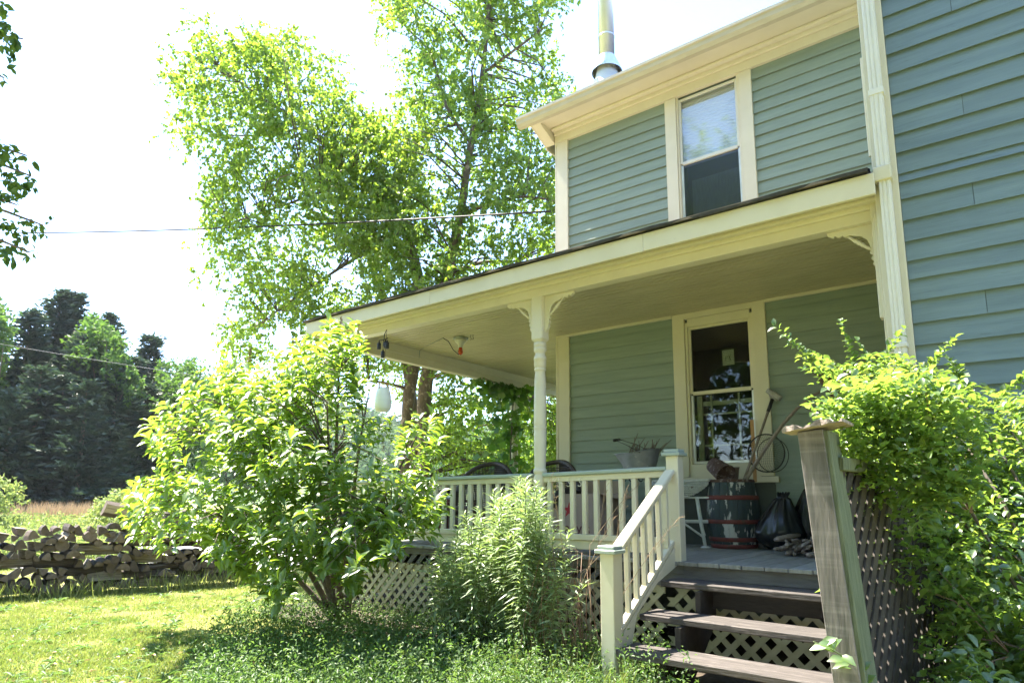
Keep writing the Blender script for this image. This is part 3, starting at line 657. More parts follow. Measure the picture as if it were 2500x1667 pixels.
bx(-6.98, -2.38, F+.046, F+.062, -.745, -.56, bev=.003).build('top_board', 'lattice_cream', lat)
bx(-4.30, -4.25, F+.02, F+.06, G, -.58, bev=.003).build('divider', 'lattice_cream', lat)
lattice(lat, 5.1, 8.9, G, -.56, 0, 'lattice_cream', step=.13, w=.04, f=lambda u, v, q: (XL-.02-q, u, v))

# ------------------------------------------------------------------ steps
st = thing('porch_steps', 'weathered brown plank steps with cream handrail up to the porch', 'steps', (-1.7, 4.5, G))
TX0, TX1 = -2.285, -.72
for (y0, y1, zt) in ((4.755, F+.015, -.617), (4.40, 4.69, -.815), (4.035, 4.33, -1.0)):
    MB().obox(((TX0+TX1)/2, (y0+y1)/2, zt-.022), ((TX1-TX0)/2, (y1-y0)/2, .022), Matrix.Rotation(rad(.5), 3, 'Y'), .006).build('tread', 'tread', st)
bx(-1.97, -.76, 4.93, 4.955, -.80, -.662).build('riser', 'dark_wood', st)
for xx in (-1.98, -.78):
    MB().prism([(4.08, G), (4.08, -1.05), (4.33, -1.05), (4.33, -.86), (4.70, -.86), (4.70, -.662), (5.0, -.662), (5.0, -.9), (4.45, G)], lambda u, v, w: (xx+w, u, v), .04).build('stringer', 'dark_wood', st)
def newel(x0, x1, y0, z0, z1, lean=0):
    w_ = x1-x0; p = MB().box(x0, x1, y0, y0+w_, z0, z1, bev=.005)
    n_ = p.build('newel_post', 'trim', st)
    for e_, h0, h1 in ((.028, 0, .028), (.012, .028, .055)): bx(x0-e_, x1+e_, y0-e_, y0+w_+e_, z1+h0, z1+h1, bev=.005).build('cap', 'rail_green', n_)
newel(-2.318, -2.211, F, Zd-.02, .362); newel(-2.382, -2.277, 4.02, G-.05, -.367)
HA, HB = Vector((-2.328, 4.12, -.372)), Vector((-2.285, F+.005, .235))
hr = MB().bar(HA, HB, .088, .038, .01).build('handrail', 'trim', st)
MB().bar(HA-Vector((0, 0, .04)), HB-Vector((0, 0, .04)), .04, .035, .004).build('under_rail', 'trim', hr)
LA, LB = Vector((-2.328, 4.12, -.93)), Vector((-2.285, F+.005, -.33))
MB().bar(LA, LB, .05, .035, .005).build('lower_rail', 'trim', st)
MB().prism([(4.125, -1.0), (4.125, -.96), (F+.02, -.36), (F+.02, -.52), (4.7, -.62), (4.38, -.815), (4.3, -1.02)], lambda u, v, w: (-2.335+.045*(u-4.12)/.9+w, u, v), .03).build('skirt_board', 'trim', st)
for k in range(7):
    t_ = (k+.55)/7.3; a_ = LA.lerp(LB, t_); e_ = HA.lerp(HB, t_); s_ = rng.uniform(-.006, .006)
    MB().bar(a_+Vector((0, 0, .012)), (e_.x+s_, e_.y, e_.z-.05), .036, .036, .003, up=(0, 1, 0)).build('baluster', 'trim', st)
# ------------------------------------------------------------------ leaning post and trellis beside the steps
tr = thing('trellis_screen', 'leaning weathered timber post with broken cap and dark lattice panel, right of the steps', 'trellis', (-.5, 2.3, G))
tb, tt = Vector((-.415, 2.2, -1.32)), Vector((-.527, 2.2, .225))
dv = (tt-tb).normalized(); sd = Vector((1, -.02, 0)); sd = (sd-dv*sd.dot(dv)).normalized(); bk = dv.cross(sd)*-1
if bk.y < 0: bk = -bk
R_ = Matrix((sd, bk, dv)).transposed()
MB().obox((tb+tt)/2+bk*.05, (.039, .019, (tt-tb).length/2), R_, .002).build('post_face', 'rough_timber', tr)
MB().obox((tb+tt)/2+bk*.115+sd*.020, (.033, .075, (tt-tb).length/2-.004), R_, .003).build('post', 'timber_mossy', tr)
ct = MB(); vs = []
n = 40
for k in range(n+1):
    u = -.075+.185*k/n; zj = .007*math.sin(k*.3)+.003*math.sin(k*.83); e = .004*math.sin(k*.55)
    for (yy, zz) in ((-.02+e*2, 0), (-.02+e*2, .012+zj), (.16+e, .010+zj), (.16+e, 0)):
        p = tt+sd*u+Vector((0, yy*(1 if u > -.03 else .5+(u+.085)*9), zz+.004+u*.06)); vs.append(p)
ct.add(vs, [(4*k+a_, 4*k+(a_+1) % 4, 4*(k+1)+(a_+1) % 4, 4*(k+1)+a_) for k in range(n) for a_ in range(4)]+[(0, 1, 2, 3), (4*n+3, 4*n+2, 4*n+1, 4*n)])
ct.build('broken_cap', 'splinter_wood', tr)
p0, p1 = Vector((-.40, 2.32, 0)), Vector((-.20, 4.72, 0)); du = (p1-p0).normalized(); dn = Vector((du.y, -du.x, 0))
def trf(u, v, q): 
    s_ = p0+du*u+dn*(-q); return (s_.x-.07*(v+1.3)/1.5*max(0, 1-u/2.4), s_.y, v)
mb_s = MB(); Lt = (p1-p0).length
def lat_one(x0, x1, z0, z1, step, w, t):
    for sgn, off in ((1, 0), (-1, t+.002)):
        c0 = x0-(z1-z0) if sgn > 0 else x0; c1 = x1 if sgn > 0 else x1+(z1-z0); cx = c0+step/2
        while cx < c1:
            r = clip_strip(cx, sgn, z0, z1, x0, x1); cx += step
            if not r: continue
            (ax, az), (ex2, ez) = r; h = w*.7071
            MB().prism([(ax-h, az), (ax+h, az), (ex2+h, ez), (ex2-h, ez)], lambda u, v, q: trf(u, v, off+q), t).build('lattice_strip', 'lattice_dark', tr)
lat_one(0, Lt, G, .1, .088, .04, .007)
MB().bar(Vector(trf(0, .12, .005)), Vector(trf(Lt, .12, .005)), .05, .045, .004).build('top_rail', 'timber_mossy', tr)
MB().bar(Vector(trf(Lt, G, .005)), Vector(trf(Lt, .16, .005)), .08, .08, .004, up=(0, 1, 0)).build('far_post', 'timber_mossy', tr)

# ------------------------------------------------------------------ things on the porch
# barrel
ba = thing('barrel', 'old wooden barrel with peeling dark paint and red hoops', 'barrel', (-2.43, 6.84, Zd))
bc = Vector((-2.425, 6.83, Zd)); BH = .70; nst = 18
def br(t): return .222+.048*math.sin(PI*t)
for k in range(nst):
    mb = MB(); a0 = 2*PI*k/nst+.008; a1 = 2*PI*(k+1)/nst-.008; vs = []; rows = 7
    for j in range(rows+1):
        t = j/rows; r_ = br(t); z_ = bc.z+BH*t
        for (a_, rr_) in ((a0, r_), ((a0+a1)/2, r_*1.006), (a1, r_), (a1, r_-.02), (a0, r_-.02)): vs.append((bc.x+rr_*math.cos(a_), bc.y+rr_*math.sin(a_), z_))
    fs = [(5*j+q, 5*j+(q+1) % 5, 5*(j+1)+(q+1) % 5, 5*(j+1)+q) for j in range(rows) for q in range(5)]+[(4, 3, 2, 1, 0), tuple(5*rows+q for q in range(5))]
    mb.add(vs, fs); mb.build('stave', 'barrel_paint', ba)
for (t0, t1) in ((.0, .06), (.10, .16), (.355, .415), (.70, .765), (.955, 1.0)):
    MB().lathe([(br(t0)+.003, bc.z+BH*t0), (br(t0)+.008, bc.z+BH*t0+.003), (br((t0+t1)/2)+.009, bc.z+BH*(t0+t1)/2), (br(t1)+.008, bc.z+BH*t1-.003), (br(t1)+.003, bc.z+BH*t1)], (bc.x, bc.y, 0), 36, cap=False).build('hoop', 'barrel_hoop' if t0 < .9 else 'rust', ba)
MB().lathe([(.0, 0), (.195, 0), (.195, .015), (0, .015)], (bc.x, bc.y, Zd+BH-.05), 24, cap=False).build('lid', 'dark_wood', ba)
zt = Zd+BH
def can(name, c, r0, r1, h, R, m, label, cat):
    mb = MB(); mb.lathe([(r0*.02, .004), (r0, .0), (r1, h), (r1+.006, h+.002), (r1+.006, h+.01), (r1-.004, h+.008), (r0-.006, .012), (0.002, .012)], c, 24, R, cap=False)
    return tag(mb.build(name, m), label, cat)
can('rusty_bucket', (-2.60, 6.80, zt+.16), .085, .105, .23, Matrix.Rotation(rad(118), 3, Vector((.55, .83, 0)).normalized()), 'rust', 'rusty speckled bucket tipped on its side on top of the barrel', 'bucket')
can('clay_pot', (-2.40, 6.84, zt), .045, .06, .12, Matrix.Identity(3), 'terracotta', 'small grey brown pot standing on the barrel beside the bucket', 'pot')
# white wicker planter on branching legs
ws = thing('wicker_planter', 'white wicker planter stand with bowed apron and turned legs, left of the barrel', 'planter', (-2.95, 6.6, Zd))
wx0, wx1, wy = -3.32, -2.60, 6.62
wm = MB(); nst = 34
for k in range(nst+1):
    x = wx0+(wx1-wx0)*k/nst; u = 2*k/nst-1; zb = .02+.14*abs(u)**2.2
    wm.tube([(x, wy, .205), (x, wy, zb)], .0075, 5)
for j in range(9):
    z_ = .20-j*.023
    if j == 3: continue
    half = 1 if z_ > .16 else max(0, (z_-.02)/.14)**(1/2.2)
    xm = (wx0+wx1)/2; hw = (wx1-wx0)/2*half
    wm.tube([(xm-hw, wy-.009, z_), (xm+hw, wy-.009, z_)], .009, 5)
for k in range(13): wm.lathe([(.001, -.012), (.012, 0), (.001, .012)], (wx0+.04+k*.053, wy-.006, .13), 8)
wm.build('wicker_front', 'wicker_white', ws, kind='stuff')
wpl = [(wx0, .2)]+[(wx0+(wx1-wx0)*k/20, .024+.14*abs(2*k/20-1)**2.2) for k in range(21)]+[(wx1, .2)]
MB().prism(wpl, lambda u, v, w: (u, wy+.003+w, v), .01).build('wicker_back', 'wicker_white', ws)
bx(wx0-.01, wx1+.01, wy, wy+.3, .195, .222, bev=.008).build('rim', 'wicker_white', ws)
bx(wx0, wx1, wy+.01, wy+.29, .02, .04).build('tray', 'wicker_white', ws)
for (xt, xb) in ((-2.735, -2.655), (-3.2, -3.28)):
    lg = MB().tube([(xt, wy+.02, .03), ((xt+xb)/2, wy+.01, -.24), (xb, wy, Zd+.01)], [.02, .021, .017], 10).build('leg', 'wicker_white', ws)
    MB().lathe([(.05, 0), (.05, .008), (.02, .02)], (xb, wy, Zd), 12).build('foot', 'wicker_white', lg)
    sg = 1 if xb > -3 else -1
    MB().tube([(xt+.03*sg, wy+.01, -.20), (xb-.0*sg, wy, -.36)], .011, 8).build('brace', 'wicker_white', lg)
    MB().tube([(xt-.17*sg, wy+.01, -.23), (xt-.09*sg, wy+.01, -.28), (xb-.01*sg, wy, -.38)], .012, 8).build('brace', 'wicker_white', lg)
MB().tube([(-3.25, wy+.01, -.225), (-2.62, wy+.01, -.215)], .018, 8).build('stretcher', 'wicker_white', ws)
# garbage bag: gathered neck, drooping folds
def bag(c, sx, sy, sz, seed, label, par=None):
    r_ = np.random.default_rng(seed); n, mrow = 56, 34; V = []; F = []
    fr = r_.uniform(0, 6.28, 8)
    for j in range(mrow+1):
        t = j/mrow
        prof = (1-(1-t*3.2)**2)**.5 if t < .31 else max(.05, 1-.85*((t-.31)/.69)**1.25)
        if t > .9: prof = .16+.5*(t-.9)*4*.5
        for k in range(n):
            a_ = 2*PI*k/n
            fold = .055*math.sin(5*a_+fr[0]+2.6*t)+.05*math.sin(8*a_+fr[1]-4*t)*t+.028*math.sin(17*a_+fr[2]+5*t)+.012*math.sin(31*a_+fr[3]-3*t)+.03*math.sin(9*t+3*a_+fr[4])
            rr = prof*(1+fold*(1.1 if t > .3 else .8)); lean = .3*t*t
            V.append((c[0]+sx*(rr*math.cos(a_)+lean), c[1]+sy*rr*math.sin(a_), c[2]+sz*t+.012*math.sin(13*a_+fr[5])*t))
    for j in range(mrow):
        for k in range(n): F.append((j*n+k, j*n+(k+1) % n, (j+1)*n+(k+1) % n, (j+1)*n+k))
    o = np_obj('garbage_bag', V, F, 'black_plastic', smooth=True); return tag(o, label, 'garbage bag')
bag((-1.93, 6.70, Zd), .23, .20, .56, 3, 'slumped black plastic garbage bag against the barrel')
bag((-1.70, 6.88, Zd), .2, .17, .66, 5, 'taller black plastic garbage bag behind the slumped one')
# pile of sticks at the deck right end
random.seed(3)
for k in range(46):
    r_ = random.uniform(.009, .021); x = -1.62+random.uniform(-.14, .2); y = 6.3+random.uniform(-.12, .12); lay = int(k/11); z_ = Zd+.02+lay*.033+random.uniform(0, .01)
    a_ = random.uniform(-.35, .35)+PI/2; L = random.uniform(.12, .22); d_ = Vector((math.cos(a_)*.8, math.sin(a_), random.uniform(-.12, .12)))*L
    c = Vector((x, y, z_)); x_sh = (3-lay)*.02
    o = MB(); o.m = 0; o.tube([c-d_, c+d_*.1+Vector((0, 0, .006)), c+d_], [r_, r_*1.05, r_*.9], 7)
    for i_ in (len(o.mi)-1, len(o.mi)-2): o.mi[i_] = 1
    tag(o.build('kindling_stick', ['old_wood', 'splinter_wood']), f"short grey stick in the {['bottom', 'second', 'third', 'fourth', 'top'][lay]} layer of the kindling heap, {'beside the bags' if x < -1.67 else 'in its middle' if x < -1.55 else 'by the leaning post'}", 'stick', 'sticks in the kindling heap on the deck')
# tools leaning at the window
mh = thing('mop', 'long handled mop leaning upside down beside the lower window', 'mop', (-2.30, 6.85, zt-.05))
a_, e_ = Vector((-2.29, 6.72, zt-.1)), Vector((-2.0, 7.0, 1.06))
MB().tube([a_, e_], .014, 10).build('handle', 'old_wood', mh); MB().tube([e_-(e_-a_)*.14, e_], .019, 10).build('grip', 'black_iron', mh)
hd = MB(); hd.obox(e_+Vector((.02, 0, .05)), (.085, .035, .028), Matrix.Rotation(rad(38), 3, 'Y'), .01)
for k in range(16):
    q = e_+Vector((-.05+.1*random.random(), random.uniform(-.03, .03), .05)); hd.tube([q, q+Vector((.03+random.uniform(-.02, .04), random.uniform(-.02, .02), -.05+random.uniform(-.03, .03)))], .008, 5)
hd.build('mop_head', 'mop', mh)
sh_ = thing('curved_stick', 'grey branch used as a pole, bent over towards the wing wall', 'pole', (-2.2, 6.8, zt))
MB().tube([(-2.27, 6.74, zt-.05), (-2.05, 6.8, .52), (-1.86, 6.85, .78), (-1.74, 6.9, .92), (-1.6, 6.92, 1.04), (-1.47, 6.93, 1.10)], [.022, .02, .018, .016, .014, .012], 9).build('pole', 'old_wood', sh_)
sv = thing('broom', 'upturned straw broom standing against the dark siding', 'broom', (-1.45, 6.95, Zd))
bm = MB()
for k in range(46):
    u = k/45-.5; bm.tube([(-1.38+u*.05, 6.95+random.uniform(-.015, .015), 1.02), (-1.40+u*.17, 6.95+random.uniform(-.025, .025), 1.16), (-1.45+u*.26+random.uniform(-.01, .01), 6.96, 1.33+random.uniform(-.02, .02))], [.005, .0045, .003], 4)
bm.build('bristles', 'stem_brown', sv, kind='stuff'); MB().tube([(-1.22, 6.9, Zd+.02), (-1.37, 6.95, 1.04)], .012, 8).build('handle', 'old_wood', sv)
yd = bx(-2.262, -2.225, D-.055, D-.047, .2, .865).build('yardstick', 'yellow_wood'); tag(yd, 'orange wooden yardstick leaning on the right window casing', 'yardstick')
# fishing net
nt_ = thing('landing_net', 'round black landing net hung behind the mop handle', 'net', (-2.05, 6.85, .3))
Rn = Matrix.Rotation(rad(90), 3, 'X') @ Matrix.Rotation(rad(0), 3, 'Z'); nc = Vector((-2.05, 6.84, .485)); nr = .185
MB().ring(nc, nr, .007, Rn, sc=(1, 1.05)).build('hoop', 'black_iron', nt_); MB().ring(nc+Vector((.05, .05, -.02)), nr*.9, .004, Rn, sc=(.95, 1.05)).build('hoop', 'black_iron', nt_)
nm = MB()
for k in range(-10, 11):
    u = k/10.5; h = math.sqrt(max(0, 1-u*u))*nr
    for sw in (0, 1):
        pts = []
        for j in range(9):
            v = -1+2*j/8; q = (u*nr, v*h) if sw == 0 else (v*h, u*nr); rr = math.hypot(*q)/nr; pts.append(nc+Vector((q[0]+.03*(1-rr*rr), .08*(1-rr*rr), q[1]*1.05-.03*(1-rr*rr))))
        nm.tube(pts, .0014, 3, cap=False)
nm.build('mesh', 'net_cord', nt_, kind='stuff')
# coal scuttle full of twigs on an iron stand
sc = thing('coal_scuttle', 'dull zinc coal scuttle full of twigs with a wire handle', 'coal scuttle', (-3.2, 6.3, .27))
V = []; F_ = []; nS = 32
for j in range(9):
    t = j/8
    for k in range(nS):
        a_ = 2*PI*k/nS; ca, sa = math.cos(a_), math.sin(a_); lip = .045*max(0, -ca)**2*t**2-.0*t
        rx = (.16+.075*t+.06*max(0, -ca)**3*t*t); ry = .12+.05*t; topz = .20+.045*max(0, ca)+.03*math.sin(a_*2)*0
        V.append((-3.22+rx*ca, 6.3+ry*sa, .29+topz*t))
for j in range(8):
    for k in range(nS): F_.append((j*nS+k, j*nS+(k+1) % nS, (j+1)*nS+(k+1) % nS, (j+1)*nS+k))
np_obj('bucket', V, F_, 'zinc', sc, smooth=True)
MB().tube([(V[8*nS+k][0], V[8*nS+k][1], V[8*nS+k][2]) for k in list(range(nS))+[0]], .006, 5).build('rim', 'zinc', sc)
MB().lathe([(.0, 0), (.16, 0), (.16, .006)], (-3.22, 6.3, .29), 20).build('base', 'zinc', sc)
hn = MB().tube([(-3.13, 6.14, .49), (-3.3, 6.16, .58), (-3.47, 6.22, .645)], .004, 5).build('handle', 'black_iron', sc)
MB().tube([(-3.13, 6.46, .5), (-3.3, 6.4, .6), (-3.47, 6.30, .66)], .004, 5).build('handle', 'black_iron', sc); MB().tube([(-3.47, 6.2, .64), (-3.475, 6.32, .66)], .017, 10).build('grip', 'black_iron', hn)
tw = MB()
for k in range(46):
    x = random.uniform(-3.36, -3.02); y = random.uniform(6.22, 6.4); c = Vector((x, y, .47)); dr = Vector((random.uniform(-.1, .5)*.5, random.uniform(-.2, .2), random.uniform(.1, .42))); L = random.uniform(.1, .3)
    tw.tube([c, c+dr*L*1.1+Vector((random.uniform(-.015, .015), 0, .01)), c+dr*L*2], [.006, .005, .003], 5)
tag(tw.build('twigs', 'twig'), 'grey twigs sticking up out of the coal scuttle', 'twigs')['kind'] = 'stuff'
ta = thing('plant_stand', 'black wrought iron stand with scrolls under the coal scuttle', 'stand', (-3.22, 6.3, Zd))
bx(-3.42, -3.0, 6.14, 6.46, .262, .288, bev=.004).build('top', 'box_grey', ta)
for (x, y) in ((-3.38, 6.17), (-3.04, 6.17), (-3.38, 6.43), (-3.04, 6.43), (-3.2, 6.16)):
    MB().tube([(x, y, .262), (x+.015, y, .0), (x, y, -.25), (x-.02, y, Zd)], .01, 6).build('leg', 'black_iron', ta)
for k, x in enumerate((-3.34, -3.25, -3.14, -3.07)): MB().ring((x, 6.16, .22), .026, .006, Matrix.Rotation(PI/2, 3, 'X'), n=14, m=4).build('scroll', 'black_iron', ta)
# cardboard box with a red star
cb = thing('cardboard_box', 'large open cardboard box printed with a red star behind the railing', 'box', (-3.85, 6.1, Zd))
X0, X1, Y0, Y1, Z1 = -4.32, -3.46, 5.85, 6.35, .065
bx(X0, X1, Y0, Y0+.008, Zd, Z1).build('front_panel', 'cardboard', cb); bx(X0, X1, Y1-.008, Y1, Zd, Z1).build('back_panel', 'cardboard_in', cb)
bx(X0, X0+.008, Y0+.008, Y1-.008, Zd, Z1).build('side_panel', 'cardboard', cb); bx(X1-.008, X1, Y0+.008, Y1-.008, Zd, Z1).build('side_panel', 'cardboard', cb)
bx(X0+.008, X1-.008, Y0+.008, Y1-.008, Zd, Zd+.008).build('bottom_panel', 'cardboard', cb)
MB().bar((X0, Y1-.004, Z1+.07), (X1, Y1-.004, Z1+.07), .006, .15).build('flap', 'cardboard', cb)
MB().prism([(Y0, 0), (Y1, 0), (Y1-.03, 1), (Y0+.03, 1)], lambda u, v, w: (X1+v*.18, u, Z1+.002-v*.05+w), .005).build('flap', 'cardboard', cb)
sp = [(math.sin(2*PI*k/10)*(.088 if k % 2 == 0 else .034), math.cos(2*PI*k/10)*(.088 if k % 2 == 0 else .034)) for k in range(10)]
stx, stz = -3.83, -.105
sm_ = MB(); sm_.add([(stx+u, Y0-.0015, stz+v) for u, v in sp]+[(stx, Y0-.0015, stz)], [(k, (k+1) % 10, 10) for k in range(10)]); sm_.build('star_print', 'red_print', cb)
tcu = bpy.data.curves.new('lettering', 'FONT'); tcu.body = "macy's"; tcu.size = .17; tcu.align_x = 'CENTER'; tcu.extrude = .0004
to = bpy.data.objects.new('lettering_tmp', tcu); COL.objects.link(to); bpy.context.view_layer.update()
tm = bpy.data.meshes.new_from_object(to.evaluated_get(bpy.context.evaluated_depsgraph_get())); bpy.data.objects.remove(to)
tm.materials.clear(); tm.materials.append(MATS['brown_print']); te = bpy.data.objects.new('lettering', tm); COL.objects.link(te); te.parent = cb
te.rotation_euler = (PI/2, 0, 0); te.location = Vector((-3.80, Y0-.002, -.345))-ORG[cb.name]
# wicker armchairs
def wicker_chair(c, rz, label, w=.44):
    t = thing('wicker_chair', label, 'chair', (c[0], c[1], Zd), 'dark wicker armchairs on the porch')
    R = Matrix.Rotation(rz, 3, 'Z'); o = Vector((c[0], c[1], Zd)); H = .93
    def q(x, y, z): return o+R @ Vector((x, y, z))
    arch = []
    for k in range(25):
        a = PI*k/24; x = -w*math.cos(a)*1.02; z = .42+(H-.42)*math.sin(a)**.75; arch.append(q(x, .24+.05*math.sin(a)-abs(x)*.35, z))
    MB().tube([arch[0]-Vector((0, 0, .1))]+arch+[arch[-1]-Vector((0, 0, .1))], .027, 8).build('rim', 'wicker_dark', t)
    mb = MB()
    for k in range(1, 48):
        u = -1+2*k/48; a = math.acos(-u); x = w*u; zt_ = .42+(H-.42)*math.sin(a)**.75; yb = .24+.05*math.sin(a)-abs(x)*.35
        mb.tube([q(x, yb-.03, .36), q(x, yb, zt_)], .0055, 4)
    for j in range(20):
        z = .40+j*.024; hw = w*math.cos(math.asin(min(1, ((z-.42)/(H-.42)) if z > .42 else 0)**1.33)) if z > .42 else w
        mb.tube([q(x, .225+.04*(1-(x/w)**2)-abs(x)*.35, z) for x in (-hw, -hw/2, 0, hw/2, hw)], .006, 4)
    mb.build('back', 'wicker_dark', t, kind='stuff')
    MB().obox(o+Vector((0, 0, .37)), (w*.85, .24, .035), R, .02).build('seat', 'wicker_dark', t)
    for s_ in (-1, 1):
        MB().tube([q(s_*w, .1, .55), q(s_*w*1.05, -.1, .6), q(s_*w, -.27, .56), q(s_*w*.9, -.27, .4)], .03, 8).build('arm', 'wicker_dark', t)
        MB().tube([q(s_*w*.82, -.2, .38), q(s_*w*.86, -.22, 0)], .022, 8).build('leg', 'wicker_dark', t); MB().tube([q(s_*w*.82, .2, .38), q(s_*w*.86, .24, 0)], .022, 8).build('leg', 'wicker_dark', t)
    MB().obox(o+Vector((0, 0, .2)), (w*.8, .2, .13), R, .03).build('skirt', 'wicker_dark', t)
wicker_chair((-5.25, 6.05), rad(4), 'dark brown wicker armchair, its arched back seen left of the turned post')
wicker_chair((-4.38, 6.15), rad(-6), 'dark brown wicker armchair whose back is partly behind the turned post')
tb_ = thing('side_table', 'low dark red table with a pale cloth behind the left railing', 'table', (-6.1, 6.3, Zd))
bx(-6.5, -5.75, 6.0, 6.6, .0-.03, .0, bev=.006).build('top', 'table_red', tb_)
for (x, y) in ((-6.46, 6.04), (-5.79, 6.04), (-6.46, 6.56), (-5.79, 6.56)): bx(x-.025, x+.025, y-.025, y+.025, Zd, -.031).build('leg', 'table_red', tb_)
tag(MB().prism([(-6.4, 0.001), (-5.85, .001), (-5.84, .02), (-6.0, .035), (-6.2, .05), (-6.38, .03)], lambda u, v, w: (u, 6.03+w, v), .4).build('cloth', 'cloth_pale'), 'folded pale blue cloth lying on the low red table', 'cloth')
# hanging lantern, chime, ceiling lamp
ln = thing('hanging_lantern', 'white ribbed lantern with wooden handle hanging at the porch corner', 'lantern', (-5.76, 4.9, 1.0))
MB().lathe([(.04, .99), (.078, 1.0), (.097, 1.04), (.099, 1.09), (.09, 1.18), (.072, 1.25), (.06, 1.27), (.02, 1.275)], (-5.76, 4.9, 0), 28).build('shade', 'lamp_white', ln)
ha = MB(); ha.obox((-5.76, 4.835, 1.235), (.013, .004, .10), None, .003); ha.obox((-5.76, 4.965, 1.235), (.013, .004, .10), None, .003); ha.obox((-5.76, 4.9, 1.33), (.013, .066, .005), None, .002); ha.build('handle', 'yellow_wood', ln)
MB().tube([(-5.76, 4.9, 1.33), (-5.80, 4.95, 1.986)], .0025, 4).build('cord', 'stem_brown', ln)
wc = thing('wind_chime', 'small black iron wind chime hanging from the front beam', 'wind chime', (-5.83, 4.95, 1.8))
MB().tube([(-5.83, 4.97, 1.985), (-5.835, 4.95, 1.93), (-5.83, 4.93, 1.78)], .005, 5).build('rod', 'black_iron', wc)
MB().tube([(-5.905, 4.93, 1.86), (-5.83, 4.93, 1.855), (-5.755, 4.93, 1.865)], .006, 5).build('crossbar', 'black_iron', wc)
for dx, dz in ((-.075, 0), (.04, .0), (0, -.11), (.07, -.01)): 
    MB().lathe([(.004, .0), (.012, -.025), (.022, -.03), (.024, -.1), (.02, -.105)], (-5.83+dx, 4.93, 1.855+dz), 10).build('bell', 'black_iron', wc)
cp = thing('ceiling_lamp', 'porcelain ceiling lamp holder with orange bulb on the porch ceiling', 'lamp', (-5.91, 6.35, 2.15))
lc = (-5.91, 6.35, 0)
MB().lathe([(.105, 2.198), (.105, 2.16), (.095, 2.155)], lc, 12).build('junction_box', 'box_grey', cp); MB().lathe([(.09, 2.155), (.075, 2.12), (.04, 2.09), (.036, 2.05), (.03, 2.045)], lc, 18).build('holder', 'porcelain', cp)
MB().lathe([(.024, 2.045), (.028, 2.02), (.034, 1.99), (.03, 1.96), (.012, 1.945)], lc, 14).build('bulb', 'bulb_orange', cp)
MB().tube([(-6.1, 6.2, 2.18), (-6.0, 6.2, 2.12), (-5.95, 6.25, 2.0), (-5.92, 6.33, 1.945)], .006, 5).build('cord', 'black_iron', cp)
MB().tube([(-7+.07, 6.55, 2.07), (-7+.08, 6.55, 2.18), (-6.7, 6.45, 2.19), (-6.4, 6.3, 2.17), (-6.1, 6.2, 2.18)], .005, 4).build('wire', 'box_grey', cp)
for hx in (-5.70, -5.66): MB().tube([(hx, 6.32, 2.195), (hx, 6.32, 2.15)]+[(hx+.012*math.sin(t), 6.32, 2.13+.012*math.cos(t)) for t in (.6, 1.6, 2.6, 3.6, 4.4)], .003, 4).build('hook', 'black_iron', cp)

# ------------------------------------------------------------------ firewood
def log_mesh(kind, L=.42):
    mb = MB(); n = 7; r_ = 1
    if kind == 'round': sec = [(math.cos(2*PI*k/9), math.sin(2*PI*k/9)*.95) for k in range(9)]; flat = []
    elif kind == 'half': sec = [(math.cos(PI*k/6), math.sin(PI*k/6)*1.1-.4) for k in range(7)]; flat = [6]
    elif kind == 'wedge': sec = [(-.75, -.55), (.8, -.6), (.62, .05), (.25, .62), (-.1, .8), (-.3, .6)]; flat = [0, 5]
    else: sec = [(-1.05, -.5), (1.0, -.55), (.95, .3), (.2, .62), (-.95, .45)]; flat = [0, 3]
    V = []; segs = 4
    for i in range(segs+1):
        x = -L/2+L*i/segs
        for (u, v) in sec: V.append((x+random.uniform(-.008, .008)*(i in (0, segs)), (u*(1+random.uniform(-.05, .05)))*.085, v*(1+random.uniform(-.05, .05))*.085))
    m_ = len(sec); F = []
    b0 = len(mb.v); mb.v += V
    for i in range(segs):
        for k in range(m_): mb.f.append([i*m_+k, (i+1)*m_+k, (i+1)*m_+(k+1) % m_, i*m_+(k+1) % m_]); mb.sm.append(False); mb.mi.append(2 if k in flat else 1)
    mb.f.append(list(range(m_))); mb.f.append([segs*m_+k for k in range(m_)][::-1]); mb.sm += [False, False]; mb.mi += [0, 0]
    return mb
random.seed(21)
kinds = ['wedge', 'half', 'wedge', 'slab', 'wedge', 'half']
protos = []
for k in range(14):
    kd = kinds[k % 6]; mb = log_mesh(kd); me = bpy.data.meshes.new('firewood_log'); me.from_pydata(mb.v, [], mb.f); me.polygons.foreach_set('material_index', mb.mi)
    for m_ in ('logend', 'logbark', 'logpale'): me.materials.append(MATS[m_])
    me.update(); protos.append((kd, me))
mb = log_mesh('round'); me = bpy.data.meshes.new('firewood_log'); me.from_pydata(mb.v, [], mb.f); me.polygons.foreach_set('material_index', mb.mi)
for m_ in ('logend', 'logbark', 'logpale'): me.materials.append(MATS[m_])
me.update(); protos.append(('round', me))
rows = ['bottom', 'second', 'third', 'fourth', 'fifth', 'sixth', 'seventh', 'eighth', 'top']
zones = ['left edge', 'left part', 'middle', 'right part', 'right end']
kname = {'round': 'round log with bark', 'half': 'half round split log', 'wedge': 'wedge split log', 'slab': 'flat slab of split wood'}
pa, pb = Vector((-11.0, 1.9, 0)), Vector((-10.25, 5.95, 0)); pd = (pb-pa).normalized(); pn = Vector((pd.y, -pd.x, 0)); PLn = (pb-pa).length
hgt = [.0]*64
